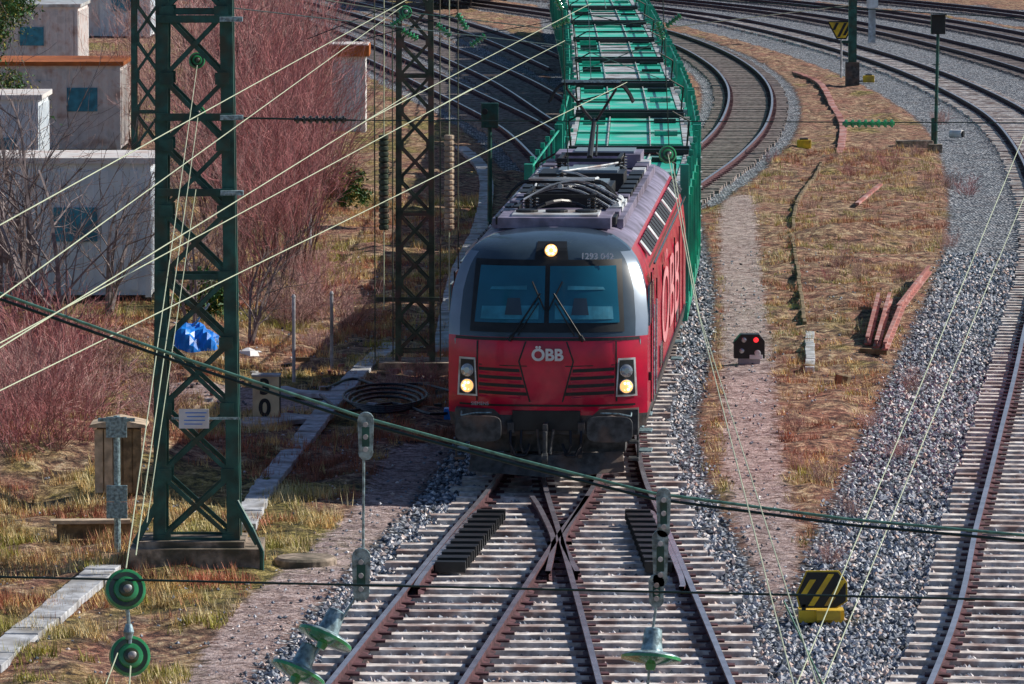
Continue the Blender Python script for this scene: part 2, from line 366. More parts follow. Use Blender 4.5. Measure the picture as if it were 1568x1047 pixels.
so=npmesh("ballast_stones",vv.reshape(-1,3),FF,[m]);attr(so,"tone",np.repeat(rng.random(n),6))
# ---------------------------------------------------------------- grass
def grass(name,N,x0,x1,y0,y1,dens,hmul=1.,nb=8):
    gx,gy=scatter(N,x0,x1,y0,y1);bb,pp,gg=zones(gx,gy);d=fbm(gx*1.5,gy*1.0,21)
    k=(rng.random(N)<np.clip((d-dens)*7,0,1))&(bb<.35)&(pp<.5)&(np.abs(gx)<784*gy/F+1);gx,gy=gx[k],gy[k];bb,pp,gg=bb[k],pp[k],gg[k];n=len(gx)
    gz=height(gx,gy,bb,pp);kind=fbm(gx*.7+5,gy*.35,33)+rng.normal(0,.07,n)+(gg*.02)
    mi=np.select([kind<.43,kind<.56,kind<.68],[1,0,3],2)
    T=np.repeat(np.arange(n),nb);m_=len(T);ang=rng.uniform(0,6.28,m_);le=rng.uniform(.2,1.,m_)*.12;hh=rng.uniform(.4,1,m_)*np.repeat(rng.uniform(.05,.22,n),nb)*hmul
    bx=gx[T]+rng.normal(0,.05,m_);by=gy[T]+rng.normal(0,.05,m_);w=rng.uniform(.004,.009,m_)
    ca,sa=np.cos(ang),np.sin(ang)
    v=np.empty((m_,3,3));v[:,0]=np.stack([bx-sa*w,by+ca*w,gz[T]-.02],1);v[:,1]=np.stack([bx+sa*w,by-ca*w,gz[T]-.02],1);v[:,2]=np.stack([bx+ca*le,by+sa*le,gz[T]+hh],1)
    return npmesh(name,v.reshape(-1,3),np.arange(m_*3).reshape(-1,3),[M['g1'],M['g2'],M['g3'],M['g4']],mi[T])
grass("dry_grass",60000,2.2,16,64,170,.49)
grass("dry_grass",60000,-9,-.8,64,150,.47,1.1)
# ---------------------------------------------------------------- bare shrubs and trees
def prisms(segs):
    A=np.array([s[0] for s in segs]);B=np.array([s[1] for s in segs]);r0=np.array([s[2] for s in segs]);r1=np.array([s[3] for s in segs]);mi=np.array([s[4] for s in segs])
    d=B-A;d/=np.linalg.norm(d,axis=1)[:,None]+1e-9;u=np.tile([.3,.2,.93],(len(d),1));x=np.cross(d,u);x/=np.linalg.norm(x,axis=1)[:,None]+1e-9;y=np.cross(d,x);n=len(d);v=np.empty((n,6,3))
    for i in range(3):
        t=2*math.pi*i/3;o=x*math.cos(t)+y*math.sin(t);v[:,i]=A+o*r0[:,None];v[:,3+i]=B+o*r1[:,None]
    f=np.array([(0,1,4,3),(1,2,5,4),(2,0,3,5)]);Fx=(f[None]+np.arange(n)[:,None,None]*6).reshape(-1,4)
    return v.reshape(-1,3),Fx,np.repeat(mi,3)
def growth(kind,seed):
    R=np.random.default_rng(seed);segs=[]
    def grow(p,d,L,r,lv,maxlv,nch,up,spread,ns=4):
        q=p.copy();dd=d.copy()
        for i in range(ns):
            nd=dd+R.normal(0,.13,3)+np.array([0,0,up]);nd/=np.linalg.norm(nd);e=q+nd*L/ns
            f0=1-.75*i/ns;f1=1-.75*(i+1)/ns;segs.append((q.copy(),e.copy(),max(r*f0,.0045),max(r*f1,.004),min(lv,3)))
            if lv<maxlv and (i>0 or lv>0):
                for _ in range(nch[lv]):
                    ax=R.normal(0,1,3);ax-=ax@nd*nd;ax/=np.linalg.norm(ax);cd=nd+ax*spread*R.uniform(.5,1.2);cd/=np.linalg.norm(cd)
                    st=q+(e-q)*R.random();grow(st,cd,L*R.uniform(.38,.62),r*f0*.5,lv+1,maxlv,nch,up,spread,3)
            q=e;dd=nd
    if kind=='shrub':
        for i in range(11):
            a=R.uniform(0,6.28);t=R.uniform(.03,.36);d=np.array([math.cos(a)*t,math.sin(a)*t,1]);d/=np.linalg.norm(d)
            grow(np.array([math.cos(a)*R.uniform(0,.4),math.sin(a)*R.uniform(0,.4),-.1]),d,R.uniform(2.4,5.4),.034,0,3,(2,2,1),.07,.6)
    elif kind=='low':
        for i in range(24):
            a=R.uniform(0,6.28);t=R.uniform(.1,1.);d=np.array([math.cos(a)*t,math.sin(a)*t,1]);d/=np.linalg.norm(d)
            grow(np.array([math.cos(a)*R.uniform(0,.6),math.sin(a)*R.uniform(0,.6),-.05]),d,R.uniform(.6,1.8),.012,1,3,(2,2,1),.05,.7)
    else:
        for i in range(3):
            a=R.uniform(0,6.28);d=np.array([math.cos(a)*.3,math.sin(a)*.3,1]);d/=np.linalg.norm(d)
            grow(np.array([math.cos(a)*.15,math.sin(a)*.15,-.2]),d,R.uniform(4.5,6),.095,0,3,(1,2,1),.06,.85,7)
    return prisms(segs)
def proto(kind,seed,mats):
    v,f,mi=growth(kind,seed);o=npmesh("tmp",v,f,mats,mi);me=o.data;bpy.data.objects.remove(o);return me
red=[M['twigd'],M['bark'],M['twig'],M['twig']];pink=[M['twigd'],M['bark'],M['twigp'],M['twigp']];gry=[M['barkg'],M['barkg'],M['barkg'],M['bark']]
PR=[proto('shrub',s,red) for s in(1,2,3)];PP=[proto('shrub',s,pink) for s in(4,5)];PL=[proto('low',6,red),proto('low',7,pink)];PT=[proto('tree',s,gry) for s in(8,9)];PLD=[proto('low',11,[M['twigd']]*3+[M['twigp']])]
def place(me,name,px,py,sc=1.,z=0):
    o=bpy.data.objects.new(name,me);scene.collection.objects.link(o);q=G(px,py);o.location=(q.x,q.y,z);o.rotation_euler[2]=random.uniform(0,6.28);o.scale=(sc,sc,sc*random.uniform(.9,1.1))
for px,py,s in[(425,475,.62),(380,455,.8),(455,430,.7),(405,405,.85),(360,400,.9),(465,370,.75),(430,340,.9),(375,350,1.),(475,310,.7),(435,280,.9),(400,290,1),(470,255,.65),(440,225,.9)]:
    place(PR[random.randrange(3)],"red_twig_shrub",px,py,s)
for px,py,s in[(330,330,.9),(395,235,1.),(370,250,1.),(460,200,.6),(430,185,.8),(400,190,.9),(205,225,.8),(310,230,.9),(325,380,.7),(350,470,.5),(440,400,.6),(460,335,.6),(290,300,.8)]:
    place(PP[random.randrange(2)],"pink_twig_shrub",px,py,s)
for px,py,s in[(95,600,.85),(15,570,.85),(155,500,.6),(300,520,.5),(375,540,.45),(50,485,.9)]:
    place(PT[random.randrange(2)],"bare_tree",px,py,s)
for i in range(24):
    place(PL[random.randrange(2)],"red_bramble",random.uniform(-10,115),random.uniform(590,740),random.uniform(.5,.95),.2)
for i in range(12):
    place(PLD[0],"dark_bramble",random.uniform(120,250),random.uniform(540,720),random.uniform(.3,.55))
for i in range(14):
    place(random.choice(PL+PLD),"red_bramble",random.uniform(350,540),random.uniform(420,540),random.uniform(.3,.7))
for px,py,s in[(1330,255,.3),(1360,260,.35),(1430,300,.35),(1455,290,.3),(1300,270,.25),(1270,430,.22),(1400,240,.3),(1450,380,.3),(1440,190,.35),(1290,410,.25),(1215,660,.2),(1330,655,.22),(1400,600,.25),(1260,740,.22),(1225,720,.18),(1265,862,.22),(1320,430,.2),(600,600,.3),(650,590,.3),(1180,250,.2),(1240,320,.2),(1480,300,.3),(1200,560,.15),(1370,700,.2),(1300,790,.2),(1250,480,.15),(1390,430,.2)]:
    place(random.choice(PL+PLD),"dry_bramble",px,py,s)
def evergreen(name,px,py,r,h,N,z0=0):
    q=G(px,py);n=N
    c=rng.normal(0,.45,(40,3))*np.array([r,r,h*.5])+np.array([0,0,h*.55]);ci=rng.integers(0,40,n);pos=c[ci]+rng.normal(0,.16*r,(n,3));pos[:,2]=np.abs(pos[:,2])
    a=rng.normal(0,.05,(n,3));bq=rng.normal(0,.05,(n,3));v=np.stack([pos,pos+a,pos+bq],1)+np.array([q.x,q.y,z0])
    o=npmesh(name,v.reshape(-1,3),np.arange(n*3).reshape(-1,3),[M['leaf'],M['g3']],(rng.random(n)<.2).astype(int))
    t=MB();t.tube((q.x,q.y,-.1),(q.x,q.y,h*.7),.06,.02,'bark');t.obj("trunk",o)
evergreen("evergreen_tree",-5,250,1.5,8.5,16000)
evergreen("evergreen_bush",525,320,.5,1.1,3500)
evergreen("evergreen_bush",320,500,.5,1.0,2500)
# ---------------------------------------------------------------- locomotive
FR=Vector((.50,83.1,0));hd=math.atan2(1.65-.5,18.9);loco=empty("electric_locomotive",FR,-hd)
ZW=[(1.0,1.44),(1.2,1.47),(2.6,1.47),(3.0,1.43),(3.3,1.35),(3.5,1.24),(3.66,1.08),(3.76,.85),(3.81,.5),(3.83,.12)]
ZS=[(1.0,.12),(1.35,.03),(1.6,0),(2.1,0),(2.35,.04),(2.6,.13),(3.0,.31),(3.4,.52),(3.6,.68),(3.7,.88),(3.77,1.15),(3.81,1.5),(3.83,2.0)]
def fw(z):return float(np.interp(z,*zip(*ZW)))
def fsb(z):return float(np.interp(z,*zip(*ZS)))
def yf(x,z):return fsb(z)+.5*min(1,abs(x)/fw(z))**3.4
zr=[1.0,1.1,1.2,1.35,1.5,1.7,1.9,2.1,2.25,2.35,2.45,2.6,2.8,3.0,3.2,3.35,3.45,3.55,3.62,3.69,3.74,3.78,3.81,3.83]
tf=[math.sin(t)for t in np.linspace(-math.pi/2,math.pi/2,33)];fj=[.02,.045,.07,.11,.16,.3,.5,.7,.85,1.]
LL=18.9;mb=MB();rows=[]
for z in zr:
    w_=fw(z);row=[]
    for f in reversed(fj): yc=yf(w_,z);row.append((-w_,yc+(LL-yc)*f,z))
    for t in tf: row.append((t*w_,yf(t*w_,z),z))
    for f in fj: yc=yf(w_,z);row.append((w_,yc+(LL-yc)*f,z))
    rows.append(row)
nc=len(rows[0]);vs=[q for r_ in rows for q in r_];groups={}
nf=len(fj)
for i in range(len(zr)-1):
    zm=(zr[i]+zr[i+1])/2
    for j in range(nc-1):
        front=nf<=j<nf+32; js=(nf-1-j) if j<nf else (j-(nf+32))
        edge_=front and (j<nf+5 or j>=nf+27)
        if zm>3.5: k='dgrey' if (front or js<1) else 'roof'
        elif zm>2.3: k=('silver_and_glint' if edge_ else 'dgrey') if front else ('silver_and_glint' if js<1 else 'red')  # paler corner columns paint in the sky highlight on the cab edges
        elif zm<1.2: k='under'
        else: k='red'
        groups.setdefault(k,[]).append((i*nc+j,i*nc+j+1,(i+1)*nc+j+1,(i+1)*nc+j))
b0=len(mb.v);mb.v+=vs
for k,fs in groups.items():
    ii=mb.mi(k)
    for f in fs: mb.f.append([q+b0 for q in f]);mb.m.append(ii)
ii=mb.mi('red');mb.f.append([i*nc for i in range(len(zr))]+[i*nc+nc-1 for i in reversed(range(len(zr)))]);mb.m.append(ii)
ii=mb.mi('roof');mb.f.append([(len(zr)-1)*nc+j for j in range(nc)]);mb.m.append(ii)
mb.obj("body_shell",loco,smooth=True)
def patch(mb,c4,k,off=.012,nx=12,nz=6):
    vs=[];fs=[]
    for i in range(nz+1):
        for j in range(nx+1):
            u=j/nx;v=i/nz
            x=(c4[0][0]*(1-u)+c4[1][0]*u)*(1-v)+(c4[3][0]*(1-u)+c4[2][0]*u)*v
            z=(c4[0][1]*(1-u)+c4[1][1]*u)*(1-v)+(c4[3][1]*(1-u)+c4[2][1]*u)*v
            vs.append((x,yf(x,z)-off,z+ (off*.4 if z>2.4 else 0)))
    for i in range(nz):
        for j in range(nx): a=i*(nx+1)+j;fs.append((a,a+1,a+nx+2,a+nx+1))
    mb.add(vs,fs,k)
R4=lambda x0,x1,z0,z1:[(x0,z0),(x1,z0),(x1,z1),(x0,z1)]
def mir(s,q): return [q[1],q[0],q[3],q[2]] if s<0 else q
mb=MB();patch(mb,[(-1.14,2.42),(1.14,2.42),(1.08,3.45),(-1.08,3.45)],'black',.012,24,10)
mb.obj("windscreen_frame",loco,smooth=True)
mb=MB()
for s in(-1,1): patch(mb,mir(s,[(s*.035,2.55),(s*1.07,2.55),(s*1.0,3.36),(s*.035,3.36)]),'glass',.022,14,8)
mb.obj("windscreen_glass",loco,smooth=True)
mb=MB()
for s in(-1,1):
    patch(mb,mir(s,[(s*.12,2.60),(s*.98,2.60),(s*.96,2.78),(s*.12,2.80)]),'inner',.027)
    patch(mb,mir(s,[(s*.3,3.02),(s*.85,3.02),(s*.82,3.06),(s*.3,3.08)]),'inner',.027)
    patch(mb,mir(s,[(s*.36,2.66),(s*.62,2.66),(s*.58,2.90),(s*.40,2.90)]),'dgrey',.03)
mb.obj("cab_desk",loco)
mb=MB()
def S(x,z,off=.03):return Vector((x,yf(x,z)-off,z))
for s in(-1,1):
    mb.tube(S(s*.5,2.38,.05),S(s*.1,2.98,.07),.014,.012,'black',6);mb.tube(S(s*.5,2.38,.05),S(s*.55,2.30,.05),.03,.03,'black',6)
    mb.tube(S(s*.42,2.38,.05),S(s*.12,2.85,.06),.009,.009,'black',5)
    mb.tube(S(s*.03,2.75,.06),S(s*.22,3.15,.07),.012,.012,'black',5)
mb.obj("wipers",loco)
mb=MB()
patch(mb,R4(-1.36,1.36,2.30,2.345),'black',.008,30,1)
for i,z in enumerate((1.87,1.755,1.64,1.525)):
    for s in(-1,1):
        patch(mb,mir(s,[(s*(.28+.035*(3-i)),z-.034),(s*1.0,z-.010),(s*1.0,z+.038),(s*(.29+.035*(3-i)),z+.016)]),'black',.007,8,1)
for s in(-1,1):
    for (xa,za,xb,zb,wd) in((.30,2.29,.40,2.0,.012),(.40,2.0,.24,1.4,.012),(1.02,2.29,1.03,1.4,.012),(.28,1.93,1.0,1.945,0)):
        q=mir(s,[(s*xa,za-.008),(s*xb,zb-.008),(s*xb,zb+.006),(s*xa,za+.006)]) if wd==0 else [(s*xb-wd,zb),(s*xb+wd,zb),(s*xa+wd,za),(s*xa-wd,za)]
        patch(mb,q,'black',.006,2,6)
patch(mb,R4(-1.3,1.3,1.33,1.36),'black',.008,30,1)
mb.obj("front_grilles",loco)
mb=MB()
for i in range(4):
    z=1.815-.115*i
    for s in(-1,1): mb.tube(S(s*.38,z-.012,.012),S(s*.99,z+.012,.012),.014,.014,'red',6)
mb.obj("grille_louvres",loco)
mb=MB()
for s in(-1,1):
    patch(mb,mir(s,[(s*1.02,1.47),(s*1.33,1.47),(s*1.30,2.04),(s*1.05,2.04)]),'galv',.02,8,4)
    patch(mb,mir(s,[(s*1.045,1.50),(s*1.30,1.50),(s*1.275,2.01),(s*1.075,2.01)]),'black',.028,8,4)
    for z,k,r_ in((1.62,'lamp',.098),(1.85,'lens',.085)):
        c=Vector((s*1.165,yf(1.165,z)-.03,z));ax=Vector((s*.25,-1,.08))
        mb.lathe([(0,r_+.012),(.03,r_+.012),(.035,r_)],c,ax,'lens',20);mb.lathe([(.03,r_),(.05,r_*.9),(.06,r_*.5)],c,ax,k,20)
        if k=='lamp':
            for a in range(6):
                t=a*math.pi/3;mb.lathe([(0,.022),(.012,.016)],c+ax.normalized()*.055+Vector((math.cos(t)*.05,0,math.sin(t)*.05)),ax,'lampw',8)
c=Vector((.04,yf(0,3.58)-.0,3.58));ax=Vector((0,-1,.15))
patch(mb,[(-.2,3.45),(.30,3.45),(.26,3.70),(-.17,3.70)],'black',.012)
mb.lathe([(-.02,.115),(.06,.115),(.065,.1)],c,ax,'black',20);mb.lathe([(.06,.1),(.075,.08)],c,ax,'lamp',20)
for a in range(6):
    t=a*math.pi/3;mb.lathe([(0,.024),(.012,.016)],c+ax.normalized()*.08+Vector((math.cos(t)*.055,0,math.sin(t)*.055)),ax,'lampw',8)
mb.obj("headlights",loco)
def text(s,size,k,parent,loc,rot,name,ext=.004,bold=0.):
    cu=bpy.data.curves.new(name,'FONT');cu.body=s;cu.size=size;cu.extrude=ext;cu.offset=bold;cu.align_x='CENTER';cu.align_y='CENTER';o=bpy.data.objects.new(name,cu);scene.collection.objects.link(o)
    cu.materials.append(M[k]);o.parent=parent;o.location=loc;o.rotation_euler=rot;return o
text("ÖBB",.24,'white',loco,(.02,-.03,2.09),(math.pi/2,0,0),"front_lettering",bold=.008)
text("1293 042",.13,'white',loco,(.72,yf(.72,3.50)-.07,3.50),(math.radians(70),0,0),"number_lettering",bold=.003)
text("SIEMENS",.07,'conc',loco,(-.97,-.06,1.38),(math.pi/2,0,0),"maker_lettering")
t=text("ÖBB",1.7,'sidel',loco,(1.485,10.5,2.1),(math.pi/2,0,math.pi/2),"side_lettering",bold=.0);t.scale=(2.6,1,1)
mb=MB()
mb.box((0,.38,1.10),(2.7,.55,.38),'under');mb.box((0,.7,.78),(2.3,.7,.3),'under')
mb.box((0,.09,1.12),(1.0,.1,.30),'black')
for s in(-1,1):
    mb.tube((s*.96,.15,1.06),(s*.96,-.25,1.06),.15,.13,'under',16);mb.tube((s*.96,-.25,1.06),(s*.96,-.5,1.06),.10,.10,'black',14)
    pl=[]
    for a in range(24):
        t=a/24*2*math.pi;cx=abs(math.cos(t))**.45*math.copysign(.335,math.cos(t));cz=abs(math.sin(t))**.45*math.copysign(.19,math.sin(t));pl.append((s*.96+cx,-.50,1.06+cz))
    mb.prism(pl,(0,-.05,0),'under')
    mb.box((s*.52,.02,1.02),(.10,.12,.16),'under');mb.path([(s*.52,-.02,.98),(s*.52,-.12,.80),(s*.44,-.12,.62),(s*.30,-.08,.62),(s*.24,.02,.78)],.025,'hose')
    mb.path([(s*.36,-.02,.98),(s*.37,-.10,.78),(s*.33,-.10,.66),(s*.28,-.04,.7)],.022,'hose')
    mb.box((s*1.28,.25,.8),(.16,.3,.04),'under');mb.box((s*1.28,.25,.55),(.16,.3,.04),'under');mb.beam((s*1.34,.25,1.0),(s*1.34,.25,.5),.03,.03,'under')
    mb.path([(s*1.25,.12,1.25),(s*1.25,-.02,1.20),(s*1.05,-.04,1.24),(s*.8,.0,1.24)],.014,'steel')
mb.box((0,-.12,1.02),(.07,.36,.16),'under');mb.tube((0,-.3,1.0),(0,-.3,.62),.035,.035,'under');mb.lathe([(-.04,.09),(.04,.09)],(0,-.3,.6),(1,0,0),'under',12)
for x in(-.12,.12): mb.beam((x,-.2,1.02),(x*.6,-.28,.66),.03,.05,'under')
for s in(-1,1):
    mb.prism([(0,-.28,.32),(s*1.15,.12,.36),(s*1.12,.26,.66),(0,-.08,.62)],(0,.04,0),'under');mb.beam((s*.5,.0,.6),(s*.5,.4,.85),.06,.06,'under')
mb.obj("buffers_and_coupling",loco,bevel=.008)
mb=MB()
for s in(-1,1):
    mb.tube((s*1.36,.42,1.45),(s*1.36,.42,2.3),.014,.014,'steel',6)
    for y0 in(1.75,2.75): mb.tube((s*1.52,y0,1.25),(s*1.52,y0,2.7),.015,.015,'steel',6)
    mb.box((s*1.475,2.25,2.2),(.02,.75,1.9),'red');mb.box((s*1.48,2.25,2.75),(.022,.45,.55),'glass');mb.box((s*1.472,1.25,2.75),(.03,.6,.6),'glass')
    for yy in(1.85,2.66): mb.box((s*1.476,yy,2.2),(.024,.02,1.95),'black')
    for yy in np.arange(3.4,18.6,.62):
        R=Matrix.Rotation(s*math.radians(-38),3,'Y')
        mb.box((s*1.325,yy,3.42),(.03,.46,.26),'black' if int(yy*1.6)%5 else 'galv',R)
    mb.box((s*1.475,10.8,1.28),(.03,14.6,.05),'black');mb.box((s*1.472,10.8,3.2),(.03,15.2,.03),'dgrey')
    for yy in(4.2,6.8,12.6,15.2,17.2): mb.box((s*1.474,yy,2.1),(.022,.02,1.6),'black')
    mb.box((s*1.46,.95,1.7),(.10,.1,.12),'black')
    mb.box((s*1.478,3.4,1.6),(.02,.4,.5),'black');mb.box((s*1.478,6.0,1.55),(.02,.9,.35),'dgrey');mb.box((s*1.478,14.,1.55),(.02,.9,.35),'dgrey')
mb.obj("side_fittings",loco)
mb=MB()
for c_ in(3.3,5.9,13.0,15.6):
    for s in(-1,1):
        mb.lathe([(-.06,.3),(-.06,.60),(.05,.60),(.07,.64),(.1,.64)],(s*.74,c_,.78),(-s,0,0),'under',26);mb.lathe([(0,.16),(.16,.13)],(s*.95,c_,.76),(s,0,0),'under',14)
        for dx in(-.32,.32): mb.tube((s*1.12,c_+dx,.7),(s*1.12,c_+dx,1.1),.09,.09,'under',10)
for c_ in(4.6,14.3):
    for s in(-1,1):
        mb.box((s*1.12,c_,.74),(.14,3.9,.26),'under');mb.box((s*1.18,c_,.95),(.16,1.1,.3),'under');mb.tube((s*1.25,c_-.7,.6),(s*1.25,c_+.9,1.0),.045,.045,'steel')
    mb.box((0,c_,.7),(1.6,3.2,.4),'under')
mb.box((0,9.45,.72),(2.5,3.4,.62),'under')
for s in(-1,1):
    for yy in(8,8.9,9.8,10.7): mb.box((s*1.26,yy,.72),(.05,.7,.5),'black')
    for yy in(2.25,16.8):
        for z in(.45,.75,1.0): mb.box((s*1.38,yy,z),(.2,.45,.03),'steel')
mb.obj("bogies",loco,bevel=.01)
mb=MB()
mb.box((0,2.9,3.88),(1.7,1.5,.16),'roof');mb.box((0,2.9,3.97),(1.3,1.1,.05),'galv')
for x in(-.45,0,.45): mb.lathe([(0,.17),(.04,.17),(.05,.13)],(x,2.9,3.99),(0,0,1),'black',16)
for s in(-1,1):
    mb.box((s*.95,10,3.80),(.10,13.6,.14),'roof')
    for yy in np.arange(3,17.5,1.15): mb.box((s*.80,yy,3.88),(.22,.75,.12),random.choice(['roof','galv','black']))
for yy,sx_,sy_,h in((6.9,1.3,1.1,.26),(9.0,1.2,1.5,.22),(11.2,1.4,1.3,.28),(12.9,1.0,.8,.22),(17.3,1.5,1.6,.24)):
    mb.box((0,yy,3.82+h/2),(sx_,sy_,h),random.choice(['roof','roof','black']));mb.box((.1,yy,3.84+h),(sx_*.7,sy_*.7,.05),random.choice(['galv','silver_and_glint']))
def insul(mb,o,ax,L=.32,r=.07,k='insb',n=6):
    pr=[(0,r*.5)]
    for i in range(n):
        h=L*(i+.2)/n;pr+= [(h,r*.45),(h+L/n*.25,r),(h+L/n*.55,r*.95),(h+L/n*.65,r*.45)]
    pr.append((L,r*.5));mb.lathe(pr,o,ax,k,12)
for x,yy in((-.5,3.9),(.5,3.9),(-.5,5.6),(.5,5.6),(-.5,13.2),(.5,13.2),(-.5,14.9),(.5,14.9),(.3,8),(-.3,10.1),(.35,11.9),(-.6,7.8),(.6,12)): insul(mb,(x,yy,3.84),(0,0,1),.3,.085)
mb.path([(.3,8,4.16),(0,9,4.2),(-.3,10.1,4.16),(.35,11.9,4.16),(.5,13.2,4.12)],.018,'galv');mb.path([(-.6,7.8,4.16),(-.5,6.5,4.25),(-.5,5.6,4.14)],.018,'galv')
mb.tube((-.9,7.2,3.84),(-.9,8.9,3.84),.09,.09,'galv');mb.tube((.8,5,3.95),(.8,6.6,3.95),.07,.07,'galv')
mb.obj("roof_equipment",loco,bevel=.006)
def bow(mb,y,z,w,k,drop=.28,r=.02):
    pts=[]
    for t in np.linspace(-1,1,21):
        x=t*w;dz=-drop*max(0,(abs(t)-.62)/.38)**2;pts.append((x,y,z+dz))
    mb.path(pts,r,k,6)
mb=MB()
mb.beam((-.55,3.8,4.18),(.55,3.8,4.18),.05,.05,'black');mb.beam((-.55,5.7,4.18),(.55,5.7,4.18),.05,.05,'black')
for s in(-1,1): mb.beam((s*.5,3.8,4.18),(s*.5,5.7,4.18),.05,.05,'black');mb.tube((s*.12,4.0,4.30),(s*.5,5.6,4.34),.025,.025,'galv')
mb.tube((0,5.6,4.24),(0,3.9,4.32),.05,.04,'galv')
for dy in(-.18,.18): bow(mb,4.5+dy,4.36,.85,'black',.26,.022);mb.beam((-.5,4.5+dy,4.395),(.5,4.5+dy,4.395),.06,.03,'galv')
for k_ in range(6):
    pts=[]
    for a in np.linspace(0,math.pi,16): pts.append((-.80+1.5*(a/math.pi)+.05*k_, 4.0-.06*k_+.25*math.sin(a), 3.98+.03*k_+.27*math.sin(a)))
    mb.path(pts,.015,'galv' if k_%2 else 'hose',6)
mb.path([(x_,3.6+.2*math.sin(x_*5),4.0+.12*math.cos(x_*4)) for x_ in np.linspace(-.9,.6,14)],.03,'hose')
mb.obj("folded_pantograph",loco)
mb=MB()
for yy in(13.2,14.9): mb.beam((-.55,yy,4.16),(.55,yy,4.16),.06,.06,'black')
for s in(-1,1): mb.beam((s*.5,13.2,4.16),(s*.5,14.9,4.16),.06,.06,'black')
mb.tube((0,13.5,4.18),(0,15.2,4.74),.05,.04,'black');mb.tube((.1,13.7,4.2),(.06,15.1,4.64),.018,.018,'black')
for s in(-1,1): mb.tube((s*.05,15.2,4.74),(s*.42,14.1,5.32),.026,.022,'black');mb.tube((s*.42,14.1,5.32),(s*.42,14.1,5.40),.02,.02,'black')
mb.beam((-.28,14.5,5.08),(.28,14.5,5.08),.03,.03,'black');mb.tube((-.28,14.5,5.08),(.3,14.25,5.25),.012,.012,'black')
for dy in(-.2,.2): bow(mb,14.1+dy,5.42,.72,'black',.32,.026);mb.beam((-.5,14.1+dy,5.455),(.5,14.1+dy,5.455),.06,.03,'steel')
for s in(-1,1):mb.tube((s*.42,13.9,5.4),(s*.42,14.3,5.4),.018,.018,'black')
mb.obj("raised_pantograph",loco)
# ---------------------------------------------------------------- car carrier wagons
def wagon_mesh(L=13.9,seed=0):
    r=random.Random(seed);mb=MB();W=1.42
    for s in(-1,1):
        mb.box((s*W,L/2,.98),(.12,L,.34),'green');mb.box((s*(W-.03),L/2,2.86),(.10,L-.3,.22),'green')
        mb.tube((s*W,.2,3.52),(s*W,L-.2,3.52),.022,.022,'green',6)
        mb.box((s*W,L/2,1.45),(.03,L-.8,.55),'green')
        ys=np.linspace(.35,L-.35,7)
        for i,y in enumerate(ys):
            mb.box((s*(W+.02),y,2.0),(.12,.14,1.9),'green')
            mb.beam((s*W,y,2.9),(s*(W+.02),y,3.58),.045,.06,'green');mb.box((s*(W+.04),y,3.6),(.08,.10,.1),'green')
            if i<6:
                a,b_=(1.15,2.8) if i%2 else (2.8,1.15);mb.beam((s*(W+.01),y,a),(s*(W+.01),ys[i+1],b_),.05,.09,'green')
        for y in np.arange(.9,L-.5,1.6):
            if r.random()<.6: mb.box((s*(W-.12),y,3.05),(.14,.3,.12),r.choice(['silver_and_glint','green','galv']))
        mb.box((s*.80,L/2,3.0),(.66,L-.4,.035),'green2');mb.box((s*1.22,L/2,3.01),(.14,L-.4,.05),'galv');mb.box((s*.455,L/2,3.025),(.025,L-.4,.05),'galv')
        for y in(2.,L-2.):
            mb.lathe([(-.06,.44),(.06,.44),(.08,.47)],(s*.75,y,.64),(-s,0,0),'under',18);mb.box((s*1.05,y,.62),(.15,.6,.3),'under')
        for y in(.05,L-.05): mb.tube((s*.88,y,1.05),(s*.88,y-.3 if y<1 else y+.3,1.05),.1,.1,'under',10)
    mb.box((0,L/2,2.99),(.86,L-.4,.03),'green2' if seed==0 else 'galv');mb.box((0,L/2,1.0),(2.7,L-.4,.08),'green2')
    for y in np.arange(.5,L-.3,.9): mb.box((0,y,2.88),(2.7,.08,.12),'green')
    for y in np.arange(2.4,L-.3,4.6): mb.box((0,y,3.035),(2.3,.06,.05),'green')
    for i in range(5):
        mb.box((r.choice((-.8,.8)),r.uniform(1,L-1),3.07),(.5,.14,.09),r.choice(['galv','black','green']))
    for y in(.25,L-.25):
        mb.box((0,y,3.08),(2.5,.22,.12),'black')
        mb.box((0,y,1.0),(2.8,.2,.4),'green')
        for s in(-1,1):mb.box((s*(W+.0),y,2.3),(.16,.22,2.7),'green')
    mb.path([(-1.2,.5,3.05),(-1.25,.3,3.66),(-.9,.2,3.86),(.9,.2,3.86),(1.25,.3,3.66),(1.2,.5,3.05)],.02,'black')
    for z in np.arange(1.2,3.4,.3): mb.beam((W+.1,L-1.0,z),(W+.1,L-.6,z),.03,.03,'galv')
    return mb
wme=[]
for i in range(2):
    o=wagon_mesh(seed=i).obj("tmp");wme.append(o.data);bpy.data.objects.remove(o)
WP=catmull([(1.65,102),(2.15,112),(2.62,125),(3.0,158),(3.25,207),(3.2,300)],1);s=np.r_[0,np.cumsum(np.linalg.norm(np.diff(WP,axis=0),axis=1))]
def onw(d):return np.array([np.interp(d,s,WP[:,0]),np.interp(d,s,WP[:,1])])
for i in range(11):
    a=onw(1.2+i*14.5);b_=onw(1.2+i*14.5+13.9);o=bpy.data.objects.new("car_carrier_wagon",wme[1 if i in(3,4,6,8) else 0]);scene.collection.objects.link(o)
    o.location=(a[0],a[1],0);o.rotation_euler[2]=math.atan2(b_[1]-a[1],b_[0]-a[0])-math.pi/2
